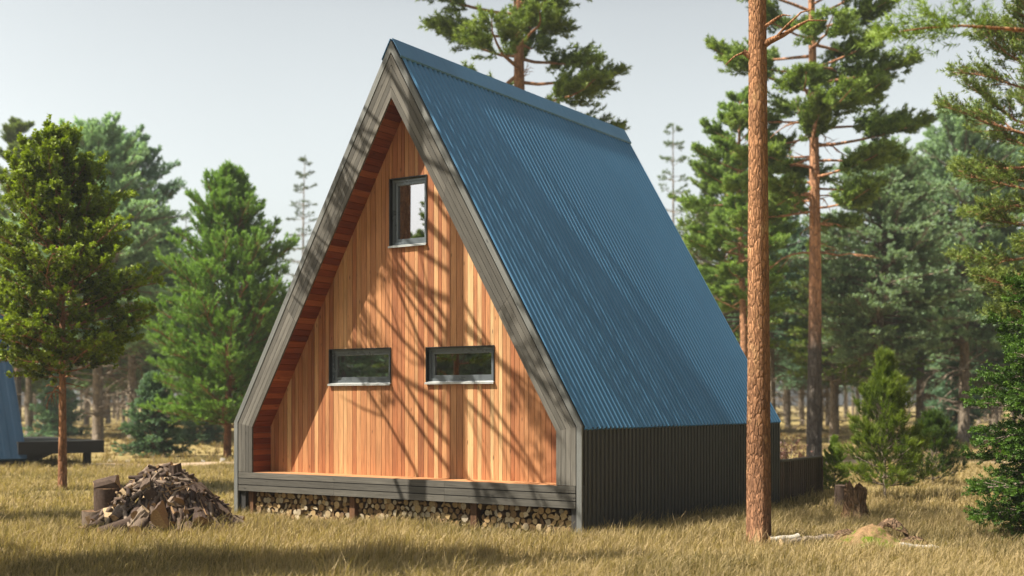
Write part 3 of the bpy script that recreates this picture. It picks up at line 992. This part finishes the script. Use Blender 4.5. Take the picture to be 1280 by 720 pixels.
sap = tree(82, 2.75, .035, .22, lerp_f((0, .85), (.3, .85), (.6, .58), (1, .12)), 70, lerp_f((0, .05), (1, 1.1)), .10, 11, .42, .11,
           (M['bark_grey'], M['n_sap']), k=30, tl=.14, nl=.13, w=.010, spread=.7, smin=.2, upb=.8, sides=8, whorl=5, tint0=.45)
sap2 = tree(83, 1.5, .03, .1, lerp_f((0, .8), (.5, .65), (1, .12)), 60, lerp_f((0, .1), (1, 1.0)), .10, 10, .4, .11,
            (M['bark_grey'], M['n_dark']), k=26, tl=.12, nl=.11, w=.01, spread=.7, smin=.2, upb=.6, sides=7, whorl=5, tint0=.3)
nearsp = tree(91, 6.5, .11, .35, lerp_f((0, 1.9), (.4, 1.6), (1, .15)), 150, lerp_f((0, -.12), (1, .4)), .02, 28, .42, .09,
              (M['bark_grey'], M['n_dark']), k=36, tl=.15, nl=.05, w=.022, spread=1.2, smin=.1, upb=-.02, sides=8, whorl=6, quad=True, tint0=.4)
print('near spruce', nearsp[2])
nearpine = tree(92, 12.5, .16, 3.8, lerp_f((0, 1.7), (.5, 2.3), (1, .6)), 70, lerp_f((0, -.05), (1, .7)), .04, 38, .44, .14,
                (M['bark_scots'], M['n_scots']), k=22, tl=.2, nl=.11, w=.02, spread=1.0, smin=.3, upb=.35, sides=10, tint0=.45, rbr=.18)
closepine = tree(93, 11, .14, 7.5, lerp_f((0, 1.2), (1, .6)), 22, lerp_f((0, .1), (1, .7)), .04, 16, .42, .14,
                 (M['bark_scots'], M['n_scots']), k=18, tl=.16, nl=.09, w=.012, spread=1.0, smin=.35, upb=.3, sides=10, tint0=.45, rbr=.13,
                 extra_ns=60, extra=[(5.45, YAW+PI+.0, 1.75, .08, .0)])

tdef = [
    ('pine_tree', broad, px(122, 57), 'broad blue-green pine with bare twiggy lower trunk behind the near left tree', 0.3, .98),
    ('pine_tree', broad_b, px(165, 62.5), 'blue-green pine with pale bare trunk right of the near left tree', 1.9, .96),
    ('pine_tree', broad_c, px(36, 66), 'grey pine trunk with bare drooping twigs behind the blue cabin corner', 3.0, 1.02),
    ('pine_tree', scots, px(22, 72), 'tall pine whose top clears the far left of the wood', 4.0, .88),
    ('spruce_tree', sparse, px(380, 104), 'thin pale spruce in the gap left of the gable, the taller of two', 1.0, .99),
    ('spruce_tree', sparse, px(403, 118), 'thin pale spruce in the gap left of the gable, the shorter of two', 2.0, .82),
    ('spruce_tree', sparse, px(842, 96), 'thin pale spruce against the sky just right of the ridge end', 2.6, 1.02),
    ('spruce_tree', sparse, px(886, 88), 'thin pale spruce left of the orange pine trunk, shorter than its neighbour', 4.4, .80),
    ('spruce_tree', sparse, px(232, 100), 'faint thin spruce tip rising right of the blue-green pines on the left', .4, .74),
    ('pine_tree', scots, px(930, 52), 'yellow-green pine crown left of the bare trunk, behind the cabin corner', 1.1, .72),
    ('pine_tree', broad_c, px(905, 60), 'pale green pine rising behind the rear corner of the blue roof', .5, 1.05),
    ('pine_tree', broad_b, px(965, 66), 'dense green pine between the bare front trunk and the two-tone pine', 2.5, .85),
    ('pine_tree', broad, px(1100, 54), 'broad blue-green pine with pale tips directly behind the young yellow-green sapling', 2.0, .88),
    ('pine_tree', broad, px(1205, 60), 'highest blue-green pine at right with rounded pale top', 4.1, 1.07),
    ('pine_tree', broad_b, px(1150, 66), 'dark teal pine between two paler ones on the right', 5.0, .92),
    ('pine_tree', broad_b, px(1290, 62), 'teal pine at the right edge behind the near spruce', 1.2, .95),
    ('spruce_tree', sparse, px(1168, 92), 'thin spruce tip poking up above the blue-green pines at right', .9, .86),
    ('pine_tree', broad_c, px(1040, 58), 'small trunked dark green pine right of the two-tone pine', 3.6, .72),
    ('spruce_tree', small, px(192, 45.5), 'small dense blue spruce in open grass left of the bright bushy pine', 0, 1.0),
    ('spruce_tree', small, px(250, 56), 'low blue spruce half hidden behind the bright bushy pine', 1.2, .92),
    ('spruce_tree', small, px(1195, 62), 'small blue spruce among the far trunks at right', 2.2, 1.25),
    ('spruce_tree', small, px(72, 66), 'small dark blue spruce beyond the black deck at left', 3.2, 1.2),
    ('pine_sapling', sap, (4.99, 9.74), 'young bushy pine sapling with bright yellow-green top behind the stump', 0, 1.0),
    ('pine_sapling', sap2, px(1166, 29.9), 'low dark pine sapling right of the taller bright one', .5, 1.0),
    ('pine_sapling', sap, px(1043, 26.5), 'thin pale green seedling pine beside the terrace screen', 2.5, .42),
    ('spruce_tree', nearsp, px(1352, 17.5), 'near dark green spruce reaching in from the right edge', .4, .82),
    ('pine_tree', nearpine, px(1312, 27), 'near yellow-green pine crown hanging in at the upper right edge', 2.9, 1.0),
    ('pine_tree', closepine, px(1335, 11.5), 'near pine outside the right edge with one spray of needles high in the picture', 0, 1.0),
]
for nm, dat, loc, lab, rz, s_ in tdef:
    plant_tree(nm, dat, loc, lab, rz=rz, s=s_)

# more trees left of and behind the photographer; seen in the panes and by the shadows they cast
rndt = random.Random(4)
GL = 'pines standing outside the left edge whose shadows cross the foreground grass'
for (u, d_, s_, dat) in ((-8.4, 13.4, .9, cast2), (-11.5, 12.6, 1.05, cast2), (-13.2, 14.8, .6, cast2), (-13.5, 19.3, .66, cast2), (-15.5, 21.0, .6, cast2), (-21, 23.5, .8, cast2), (-22, 29, .8, cast2)):
    x, y = at(u, d_)
    plant_tree('pine_tree', dat, (x, y), 'pine outside the left edge whose shadow crosses the foreground grass', group=GL, rz=rndt.random()*6, s=s_)
GR = 'pines behind the photographer mirrored in the window panes'
for i in range(58):
    a = R(-95-rndt.uniform(0, 58)) ; d = rndt.uniform(30, 62)
    x = 0+math.cos(a)*d-4; y = math.sin(a)*d
    plant_tree('pine_tree', rndt.choice((broad_b, broad, broad_c)), (x, y), 'pine behind the photographer, seen only mirrored in the panes', group=GR, rz=rndt.random()*6, s=rndt.uniform(.45, .7))

GX = 'unseen pines added outside the right edge to shade the cabin'
for i in range(30):  # unseen pines added to block low sky light from the cabin side
    a = R(-72+i*4.9+rndt.uniform(-2, 2)); d = rndt.uniform(17, 30)
    gx_, gy_ = 7+math.cos(a)*d, 2+math.sin(a)*d
    vx, vy = gx_-CAM[0], gy_-CAM[1]; dep_ = vx*FW[0]+vy*FW[1]; lat_ = vx*RT[0]+vy*RT[1]
    if math.hypot(vx, vy) < 9 or (dep_ > 0 and lat_ < dep_*.4163+6): continue
    plant_tree('pine_tree', (broad_b, broad, broad_c)[i % 3], (gx_, gy_), 'unseen pine added outside the right edge to shade the cabin side wall', group=GX, rz=i*1.3, s=rndt.uniform(.9, 1.15))

# the wood behind: individual trees
GB = 'conifers of the wood behind the clearing'
kinds = [(broad, 'blue-green pine'), (broad_b, 'teal green pine'), (broad_c, 'olive green pine'), (sparse, 'thin spruce')]
nbk = 0
for d0, d1, n_, sm in ((64, 78, 26, .80), (78, 98, 34, .92), (98, 125, 40, 1.0)):
    for i in range(n_):
        d = rndt.uniform(d0, d1)
        p = -60+1400*(i+rndt.uniform(.1, .9))/n_
        if 330 < p < 770: continue
        if d < 78 and 195 < p < 330: continue
        k = rndt.choices((0, 1, 2, 3), (3, 3, 3, 1 if d > 85 else 0))[0]
        s_ = sm*rndt.uniform(.72, 1.0)*(.8 if k == 3 else 1)
        if 210 < p < 330: s_ *= .72
        if 800 < p < 900: s_ *= .8
        zone = 'at the left' if p < 330 else 'at the right'
        row = {64: 'first', 78: 'middle', 98: 'farthest'}[d0]
        lab = f'{kinds[k][1]} in the {row} row of the wood {zone} of the clearing'
        plant_tree('pine_tree' if k < 3 else 'spruce_tree', kinds[k][0], px(p, d), lab, group=lab, rz=rndt.random()*6, s=s_); nbk += 1
print('background trees', nbk)

# far wood read as one mass
rng = np.random.default_rng(9)
P = []; D = []; T = []; wood = MB()
for i in range(330):
    d = rng.uniform(125, 210); u = rng.uniform(-.62, .62)*d
    x, y = at(u, d); h = rng.uniform(11, 17); r_ = rng.uniform(1.8, 3)
    wood.tube([(x, y, -.2), (x, y, h*.5), (x, y, h)], [.2, .15, .04], 5)
    cb_ = h*rng.uniform(.18, .4)
    m_ = 210
    t = rng.random(m_)**.8; a = rng.random(m_)*2*np.pi; q = r_*(1-t)**.7*np.sqrt(rng.random(m_))
    P.append(np.stack([x+np.cos(a)*q, y+np.sin(a)*q, cb_+(h-cb_)*t], 1))
    D.append(np.stack([np.cos(a), np.sin(a), .2+0*a], 1)); T.append(rng.random(m_)*.6+.2)
V, tt = needles(np.concatenate(P), np.concatenate(D), np.concatenate(T), 7, .4, .6, .25, 1.0, rng)
fw_ = empty('distant_wood', (0, 0, 0), 'distant hazy pine wood closing the view behind the clearing', 'wood'); fw_['kind'] = 'stuff'
o = wood.build('trunk', M['bark_grey'], fw_); o['kind'] = 'stuff'
o = link_mesh('crown', np_mesh('crown', V, 3, M['n_teal'], tt), fw_); o['kind'] = 'stuff'
print('trees done')

# dry shrub behind the roof corner
rnd = random.Random(8); mb = MB(); P = []; D = []
for i in range(16):
    a = rnd.random()*6.28; l_ = rnd.uniform(.5, 1.1); e_l = rnd.uniform(.5, 1.3)
    p0 = Vector((0, 0, 0)); p1 = Vector((math.cos(a)*math.cos(e_l), math.sin(a)*math.cos(e_l), math.sin(e_l)))*l_
    mid = p0.lerp(p1, .5)+Vector((0, 0, .1)); mb.tube([p0, mid, p1], [.012, .008, .003], 4)
    for j in range(14):
        q = mid.lerp(p1, rnd.random())+Vector((rnd.gauss(0, .08), rnd.gauss(0, .08), rnd.gauss(0, .08))); P.append(tuple(q)); D.append((rnd.gauss(0, 1), rnd.gauss(0, 1), .3))
x, y = px(985, 38)
e = empty('dry_shrub', (x, y, float(gz(x, y))), 'leggy shrub with dry brown leaves beside the rear corner of the cabin', 'shrub')
mb.build('stem', M['bark_grey'], e)
V, tt = needles(np.array(P), np.array(D), np.full(len(P), .5), 3, .05, .08, .05, 1.2, rng, True)
link_mesh('foliage', np_mesh('foliage', V, 4, M['n_dry'], tt), e)

# ================================================================== SMALL CABIN AT LEFT
x0, y0 = px(34, 37)
th = R(-19)
cab = empty('a_frame_cabin', (x0, y0, 0), 'second small A-frame cabin with blue roof cut by the left edge', 'cabin', rz=th)
# local frame: back right corner of the roof at the origin, ridge towards -y
w2, h2, l2, ze = 3.0, 5.4, 7.0, .30
for sx in (1, -1):
    A_ = Vector((-w2+sx*w2, 0, ze))
    if sx > 0: corrugated('roof', (0, -l2, ze), (0, 0, ze), (-w2+.02, 0, ze+h2), (-w2+.02, -l2, ze+h2), .4, .004, M['far_roof'], cab, thick=.14)
    else: corrugated('roof', (-2*w2, 0, ze), (-2*w2, -l2, ze), (-w2-.02, -l2, ze+h2), (-w2-.02, 0, ze+h2), .4, .004, M['far_roof'], cab, thick=.14)
mb = MB(); mb.prism([(-.2, -.3, ze), (-2*w2+.2, -.3, ze), (-w2, -.3, ze+h2-.3)], (0, .06, 0), gdir=(0, 0, 1)); mb.build('wall', M['cedar'], cab)
mb = MB(); mb.box(-2*w2+.3, -.05, -.24, 2.35, .42, .80, gdir=(0, 1, 0)); mb.build('deck', M['tar'], cab)
mb = MB(); mb.box(-2*w2+.3, -.2, -l2+.1, -.3, .12, .32); mb.build('floor', M['dark_post'], cab)
for yy in (-6.6, -4.4, -2.2, -.05, 1.95):
    for xx in (-.45, -5.4):
        mb = MB(); mb.box(xx-.1, xx+.1, yy-.1, yy+.1, -.1, .415 if yy > -.1 else .115, gdir=(0, 0, 1)); mb.build('post', M['tar'], cab)
mb = MB()
mb.prism([(-.44, .1, .42), (-.44, .9, .42), (-.44, .25, .12), (-.44, .1, .12)], (.06, 0, 0)); mb.build('brace', M['dark_post'], cab)

# ================================================================== WOOD PILE
rnd = random.Random(17)
PC = Vector((-2.65, -2.28, 0))        # centre of the heap


def stick(L_, r_, sides=7, knob=True, bend=.06):
    mb = MB(); n = 5; pts = []; rr = []
    for i in range(n+1):
        t = i/n
        pts.append((t*L_-L_/2, rnd.gauss(0, bend)*L_*.3, rnd.gauss(0, bend)*L_*.3)); rr.append(r_*(1-.25*t)*rnd.uniform(.88, 1.12))
    mb.tube(pts, rr, sides, mi=0, cap=1, jit=.1)
    if knob and rnd.random() < .7:
        i = rnd.randrange(1, n); p = Vector(pts[i]); dv = Vector((.5, rnd.uniform(-1, 1), rnd.uniform(-1, 1))).normalized()
        mb.tube([p, p+dv*r_*3], [r_*.5, r_*.35], 5, mi=0, cap=1)
    return mb.data('stick', [M['bark_stick'], M['cut_wood']])


def split_log(L_, r_):
    """a quarter or half split log: rough bark outside, torn pale wood inside"""
    mb = MB(); k = rnd.choice((PI, PI*.6)); n = 7; prof = [(0, 0)]+[(math.cos(k*i/n)*rnd.uniform(.93, 1.05), math.sin(k*i/n)*rnd.uniform(.93, 1.05)) for i in range(n+1)]
    m_ = len(prof); S = 4; vs = []
    for i in range(S+1):
        for (a, b) in prof: vs.append((L_*(i/S-.5)+(rnd.gauss(0, .01)), (a+rnd.gauss(0, .03))*r_, (b+rnd.gauss(0, .03))*r_))
    bark = []; inner = []
    for i in range(S):
        for j in range(m_):
            j2 = (j+1) % m_; f = [i*m_+j, i*m_+j2, (i+1)*m_+j2, (i+1)*m_+j]
            (inner if j == 0 or j2 == 0 else bark).append(f)
    mb.add(vs, bark, 0); mb.add(vs, inner, 1); mb.add(vs, [list(range(m_))[::-1], [S*m_+j for j in range(m_)]], 1)
    return mb.data('split_log', [M['bark_stick'], M['cut_wood']])


def put(name, me, loc, d, roll, label, cat, group=None):
    o = link_mesh(name, me)
    d = Vector(d).normalized()
    q = d.to_track_quat('X', 'Z')
    o.rotation_mode = 'QUATERNION'
    from mathutils import Quaternion
    o.rotation_quaternion = q @ Quaternion((1, 0, 0), roll)
    o.location = loc
    return tag(o, label, cat, group)


GS = 'thin dark branches thrown on the wood heap'
HR, HHt = 1.15, .93
sticks = [stick(rnd.uniform(.35, .75), rnd.uniform(.022, .045)) for _ in range(14)]
thick = [stick(rnd.uniform(.35, .55), rnd.uniform(.05, .085), 10, False, .02) for _ in range(6)]
splits = [split_log(rnd.uniform(.32, .5), rnd.uniform(.09, .15)) for _ in range(7)]


def heap_h(x, y):
    r_ = math.hypot((x+.05)/1.15, y/.95)
    return max(0, HHt*(1-(r_/HR)**1.5)) if r_ < HR else 0


def heap_pt(r_, a):
    x, y = math.cos(a)*r_*1.15-.05, math.sin(a)*r_*.95
    return x, y, heap_h(x, y)


ca = math.atan2(CAM[1]-PC.y, CAM[0]-PC.x)
# inner bulk of short thick logs, then sticks on the slopes
for i in range(34):
    a = rnd.random()*6.28; r_ = rnd.uniform(0, .75); x, y, z = heap_pt(r_, a); z *= rnd.uniform(.15, .85)
    put('log', rnd.choice(thick), (PC.x+x, PC.y+y, max(.06, z)), (math.cos(a+rnd.gauss(0, .6)), math.sin(a+rnd.gauss(0, .6)), -.3), rnd.random()*6, 'short round log inside the heap of branches', 'log', 'short round logs in the heap')
for i in range(36):
    a = ca+rnd.uniform(-1.7, 1.7); r_ = rnd.uniform(.25, 1.02); x, y, z = heap_pt(r_, a)
    put('split_log', rnd.choice(splits), (PC.x+x, PC.y+y, max(.08, z-.06)), (math.cos(a+rnd.gauss(0, .7)), math.sin(a+rnd.gauss(0, .7)), -.6), rnd.random()*6, 'rough split log with torn pale wood on the heap', 'log', 'split logs on the heap')
for i in range(24):
    a = ca+rnd.uniform(-1.7, 1.7); r_ = rnd.uniform(.3, 1.02); x, y, z = heap_pt(r_, a)
    put('log', rnd.choice(thick), (PC.x+x, PC.y+y, max(.06, z)), (math.cos(a+rnd.gauss(0, .35)), math.sin(a+rnd.gauss(0, .35)), -.8), rnd.random()*6, 'short round log lying on the slope of the heap with its cut end showing', 'log', 'round logs on the slope of the heap')
for i in range(170):
    a = ca+rnd.uniform(-2.3, 2.3) if i % 3 else rnd.random()*6.28
    r_ = 1.05*rnd.random()**.6; x, y, z = heap_pt(r_, a)
    sp = rnd.gauss(0, 1.0)
    put('stick', rnd.choice(sticks), (PC.x+x, PC.y+y, max(.04, z+rnd.uniform(-.03, .05))), (math.cos(a+sp), math.sin(a+sp), (-1.1*math.cos(sp)*min(1, r_*1.1+.15))), rnd.random()*6, 'thin dark branch on the wood heap', 'branch', GS)
heavy = [stick(rnd.uniform(.35, .5), rnd.uniform(.09, .125), 12, False, .015) for _ in range(4)]
for k, (da, rad_, zz) in enumerate(((-1.2, .98, .13), (-.75, 1.02, .13), (-.25, 1.0, .14), (.25, 1.05, .13), (.7, 1.0, .13), (1.15, .95, .14), (-.5, .78, .36), (.45, .76, .38))):
    a = ca+da; x, y = math.cos(a)*rad_*1.12-.05, math.sin(a)*rad_*.95
    put('log', heavy[k % 4], (PC.x+x, PC.y+y, zz), (math.cos(a+rnd.gauss(0, .3)), math.sin(a+rnd.gauss(0, .3)), -.25), rnd.random()*6, 'heavy round log in the lower part of the heap with its cut end outwards', 'log', 'heavy logs low in the heap')
# two pale fresh sticks across the front
for k, (u, z, sl_) in enumerate(((.1, .66, .35), (.02, .58, .45))):
    cc = PC+Vector((math.cos(ca), math.sin(ca), 0))*.62+rdir*u
    mb = MB(); mb.tube([(-.4, 0, 0), (-.1, .01, .01), (.35, 0, -.01)], [.011, .012, .008], 6, mi=0, cap=0)
    put('stick', mb.data('stick', [M['cut_wood']]), (cc.x, cc.y, z), rdir+Vector((0, 0, sl_)), 0, ('upper', 'lower')[k]+' of the two thin peeled pale sticks lying across the heap front', 'stick')
# stacked chopping blocks at the left end


def block(r_, h, seed):
    rr = random.Random(seed); mb = MB(); n = 16
    zs = [0, h*.33, h*.66, h]; vs = []
    wob = [rr.uniform(.92, 1.06) for _ in range(n)]
    for z in zs:
        for k in range(n): a = 2*PI*k/n; q = r_*wob[k]*rr.uniform(.98, 1.02); vs.append((math.cos(a)*q, math.sin(a)*q, z))
    fs = [[i*n+k, i*n+(k+1) % n, (i+1)*n+(k+1) % n, (i+1)*n+k] for i in range(3) for k in range(n)]
    mb.add(vs, fs, 0, smooth=True)
    vs2 = [(0, 0, h+.004)]+vs[-n:]; mb.add(vs2, [[0, k+1, (k+1) % n+1] for k in range(n)], 1)
    return mb


def B(u, v, z):   # metres right / towards the viewer from the heap centre
    return PC+rdir*u-fdir*v+Vector((0, 0, z))


for (u, v, z, r_, h, lab, tl) in ((-.98, .12, -.05, .27, .36, 'dark round chopping block at the bottom left of the wood heap', (0, 0)),
                              (-.86, .10, .315, .22, .35, 'dark round block standing on the lower chopping block', (.03, .03)),
                              (-1.0, .50, -.12, .20, .22, 'low round of wood sunk in grass before the chopping blocks', (0, 0))):
    o = block(r_, h, int(h*100+r_*1000)).build('chopping_block', [M['bark_stick'], M['bark_old']], None, B(u, v, z)); o.rotation_euler = (*tl, rnd.random()*6)
    tag(o, lab, 'wood block')
put('split_log', split_log(.36, .14), B(-.84, .12, .70), rdir*1+Vector((0, 0, .25)), 1.2, 'orange-brown split log on top of the upper chopping block', 'log')
put('split_log', split_log(.40, .17), B(.28, 1.02, .34), -fdir*.9+rdir*.1+Vector((0, 0, -.2)), 2.0, 'large pale split log bulging from the front of the heap', 'log')
for u, v, z, lab, dd in ((.98, .42, .12, 'dark log lying at the right foot of the heap, cut end facing right', (.9, 0, -.25)), (1.22, .1, .08, 'long thin log pointing to the cabin corner from the heap', (1, 0, -.05)),
                         (1.15, -.25, .2, 'upper thin log pointing to the cabin corner from the heap', (1, .1, -.12)),
                         (-.35, 1.0, .12, 'dark log with oval cut end at the front left of the heap', (-.6, 0, -.2)), (.05, 1.12, .16, 'round log facing the viewer at the foot of the heap', (0, 0, -.1))):
    r_ = .10 if v > .3 else .05
    mb = MB(); l_ = .5 if v > .3 else .9
    mb.tube([(-l_/2, 0, 0), (0, .01, 0), (l_/2, 0, 0)], [r_*1.05, r_, r_*.97], 12, mi=0, cap=1, jit=.07)
    d = rdir*dd[0]+Vector((0, 0, dd[2]))-fdir*(.5 if v > .3 else .1)
    put('log', mb.data('log', [M['bark_stick'], M['cut_wood']]), B(u-(.42 if v < .3 else .1), v, z), d, rnd.random()*6, lab, 'log')

# ================================================================== RIGHT FOREGROUND
# mossy mound
mx_, my_ = px(1085, 16.6)
n = 48; vs = []; fs = []
rngm = random.Random(2)
for i in range(n+1):
    for j in range(n+1):
        a, b = i/n*2-1, j/n*2-1
        rr_ = math.hypot(a, b); h = max(0, 1-rr_**2)**1.3
        h *= 1+.25*math.sin(a*5+1)*math.cos(b*4)+.08*math.sin(a*19)*math.sin(b*17)
        vs.append(((RT[0]*a*.74+FW[0]*b*.62), (RT[1]*a*.74+FW[1]*b*.62), h*.31-.04+rngm.gauss(0, .010)))
for i in range(n):
    for j in range(n):
        q = i*(n+1)+j; fs.append([q, q+n+1, q+n+2, q+1])
mb = MB(); mb.add(vs, fs, smooth=True)
o = mb.build('moss_mound', M['moss'], None, (mx_, my_, float(gz(mx_, my_)))); tag(o, 'low mound of orange needle litter with green moss patches right of the bare pine', 'mound')


def rlog(name, p, d, u1, dd, z0, z1, r_, mats, label, cat, jit=.08, r2=None, n=12):
    a = Vector((*px(p, d), z0)); b = a+rdir*u1-fdir*dd+Vector((0, 0, z1-z0))
    mb = MB(); k = 6
    mb.tube([a.lerp(b, i/k)+Vector((0, 0, random.gauss(0, r_*.12))) for i in range(k+1)], [r_+((r2 or r_)-r_)*i/k for i in range(k+1)], n, mi=0, cap=1, jit=jit)
    o = mb.build(name, mats, None); return tag(o, label, cat)


rlog('log', 976, 16.75, .78, -.15, .06, .12, .07, [M['bark_grey'], M['cut_wood']], 'dark weathered log lying between the bare pine and the mossy mound', 'log', r2=.055)
rlog('birch_log', 962, 17.0, .42, -.05, .08, .12, .045, [M['birch'], M['cut_wood']], 'white birch log starting at the foot of the bare pine', 'log')
rlog('birch_log', 1124, 16.2, .5, .02, .10, .05, .045, [M['birch'], M['cut_wood']], 'white birch log at the right end of the mossy mound', 'log')


def slab(p, d, L_, W_, rise, label, rz, mats):
    """curved slab of bark, arched, with moss on its back"""
    vs = []; fs = []; n1, n2 = 14, 8
    for lay in (0, 1):
        for i in range(n1+1):
            for j in range(n2+1):
                t = i/n1*2-1; s_ = j/n2*2-1
                z = rise*(1-t*t)*(1+.12*math.sin(t*7+s_*3))-.05*s_*s_+random.gauss(0, .004)-lay*.035
                vs.append((t*L_/2, s_*W_/2, z))
    m_ = (n1+1)*(n2+1)
    for i in range(n1):
        for j in range(n2):
            q = i*(n2+1)+j; fs.append([q, q+n2+1, q+n2+2, q+1])
    top = list(fs); und = [[a+m_ for a in f][::-1] for f in fs]
    rim = []
    for i in range(n1):
        for j in (0, n2):
            q = i*(n2+1)+j; f = [q, q+m_, q+n2+1+m_, q+n2+1]; rim.append(f if j == 0 else f[::-1])
    for j in range(n2):
        for i in (0, n1):
            q = i*(n2+1)+j; f = [q, q+1, q+1+m_, q+m_]; rim.append(f if i == 0 else f[::-1])
    mb = MB(); mb.add(vs, top, 1, smooth=True); mb.add(vs, und+rim, 0)
    x, y = px(p, d)
    o = mb.build('bark_slab', mats, None, (x, y, .02)); o.rotation_euler = (0, 0, rz); return tag(o, label, 'bark slab')


slab(1056, 16.95, .62, .30, .20, 'dark arched bark slab with moss left behind the mossy mound', YAW+.1, [M['bark_old'], M['moss_bark']])
slab(1112, 16.95, .70, .34, .34, 'arched bark slab with bright green moss crest behind the mound', YAW-.1, [M['bark_old'], M['moss_bark']])
slab(1140, 16.6, .62, .22, .15, 'low reddish bark slab sloping down to the right of the mound', YAW-.05, [M['bark_old'], M['moss_bark']])

# broken stump
x, y = px(1069, 21.4)
mb = MB(); n = 14; vs = []; lv = [0, .12, .3, .45, .6]
rs = random.Random(3); tops = [rs.uniform(.42, .68) for _ in range(n)]
for li, z in enumerate(lv):
    for k in range(n):
        a = 2*PI*k/n; q = .19*(1.35 if li == 0 else 1.08 if li == 1 else 1)*rs.uniform(.85, 1.1)
        vs.append((math.cos(a)*q, math.sin(a)*q, min(z, 10) if li < 4 else tops[k]))
fs = [[i*n+k, i*n+(k+1) % n, (i+1)*n+(k+1) % n, (i+1)*n+k] for i in range(4) for k in range(n)]
vs.append((0, 0, .3)); fs += [[4*n+k, 4*n+(k+1) % n, len(vs)-1] for k in range(n)]
mb.add(vs, fs); o = mb.build('tree_stump', M['bark_old'], None, (x, y, -.03)); tag(o, 'splintered reddish brown stump in the shade before the young pine', 'stump')
x, y = px(1051, 23.2)
mb = MB(); mb.tube([(0, 0, -.1), (0, .01, .2), (.01, 0, .42)], [.15, .13, .12], 12, mi=0, cap=0, jit=.08)
o = mb.build('tree_stump', M['bark_stick'], None, (x, y, 0)); tag(o, 'smooth dark cut stump left of the splintered one', 'stump')
# low dark clutter of stones by the track
for i in range(12):
    p = rnd.uniform(120, 290); x, y = px(p, 41.6+rnd.uniform(-.3, .6)); s_ = rnd.uniform(.05, .12)
    vs = []; 
    bm_v = [(rnd.gauss(0, 1), rnd.gauss(0, 1), rnd.gauss(0, 1)) for _ in range(14)]
    mb = MB(); import bmesh
    bm = bmesh.new()
    for v_ in bm_v:
        bm.verts.new(Vector(v_).normalized()*s_)
    bmesh.ops.convex_hull(bm, input=bm.verts)
    me = bpy.data.meshes.new('stone'); bm.to_mesh(me); bm.free(); me.materials.append(M['stone'])
    o = link_mesh('stone', me); o.location = (x, y, float(gz(x, y))+s_*.3); tag(o, 'small pale stone on the edge of the sandy track', 'stone', 'stones along the track')

# ================================================================== LIGHT, AIR, CAMERA
SKYB = 2.55
w = bpy.data.worlds.new('World'); sc.world = w; w.use_nodes = True
nt = w.node_tree; nt.nodes.clear()
o = nt.nodes.new('ShaderNodeOutputWorld'); bg = nt.nodes.new('ShaderNodeBackground')
sky = nt.nodes.new('ShaderNodeTexSky'); sky.sky_type = 'NISHITA'; sky.sun_disc = False
sky.sun_elevation = R(53.5); sky.sun_rotation = math.atan2(SUN_DIR[0], SUN_DIR[1]); sky.dust_density = 4; sky.air_density = 1.0; sky.ozone_density = 1
hs = nt.nodes.new('ShaderNodeHueSaturation'); hs.inputs['Saturation'].default_value = .25
L(nt, sky.outputs[0], hs.inputs['Color'])
# thin white morning haze lies along the whole horizon of the sky
tcw = nt.nodes.new('ShaderNodeTexCoord'); sp = nt.nodes.new('ShaderNodeSeparateXYZ'); L(nt, tcw.outputs['Generated'], sp.inputs[0])
hz = ramp(nt, sp.outputs[2], [(0, 1.0), (.17, .85), (.30, .55), (.40, 0)])
wn = noise(nt, tcw.outputs['Generated'], 1.6, 4, .5)
bright = mixc(nt, 1, hs.outputs[0], (SKYB*.965, SKYB*.995, SKYB*.945), 'MULTIPLY')
bright = mixc(nt, 1, bright, ramp(nt, wn, [(.3, .94), (.7, 1.06)]), 'MULTIPLY')
L(nt, mixc(nt, hz, hs.outputs[0], bright), bg.inputs[0]); bg.inputs[1].default_value = .05
L(nt, bg.outputs[0], o.inputs[0])

sd = bpy.data.lights.new('sun', 'SUN'); sd.energy = 5.0; sd.angle = R(.25); sd.color = (1, .92, .79)
so = bpy.data.objects.new('sun', sd); COL.objects.link(so)
so.rotation_euler = Vector(SUN_DIR).to_track_quat('Z', 'Y').to_euler(); so.location = (-30, -30, 40)

USE_HAZE = True
if USE_HAZE:
    hm, nt, out = new_mat('morning_haze')
    pv = nt.nodes.new('ShaderNodeVolumePrincipled'); pv.inputs['Color'].default_value = (.90, .95, 1, 1)
    pv.inputs['Density'].default_value = .0005; pv.inputs['Anisotropy'].default_value = .2
    L(nt, pv.outputs[0], out.inputs['Volume'])
    mb = MB(); mb.box(-420, 420, -420, 420, -1.6, 30)
    h = mb.build('haze', hm); tag(h, kind='stuff')

cd = bpy.data.cameras.new('camera'); co = bpy.data.objects.new('camera', cd); COL.objects.link(co)
co.location = CAM; co.rotation_euler = (R(90), 0, YAW)
cd.sensor_width = 36; cd.lens = 1537.2/1280*36; cd.shift_y = 143.4/1280; cd.clip_start = .1; cd.clip_end = 3000
cd.dof.use_dof = True; cd.dof.focus_distance = 18.2; cd.dof.aperture_fstop = .9
sc.camera = co

sc.view_settings.view_transform = 'Standard'; sc.view_settings.look = 'None'
sc.view_settings.exposure = 1.17; sc.view_settings.gamma = 1
sc.render.engine = 'CYCLES'
sc.cycles.use_denoising = True
sc.cycles.max_bounces = 6; sc.cycles.transparent_max_bounces = 8; sc.cycles.volume_bounces = 0
sc.cycles.diffuse_bounces = 2; sc.cycles.glossy_bounces = 3; sc.cycles.caustics_reflective = False; sc.cycles.caustics_refractive = False
sc.cycles.sample_clamp_indirect = 4
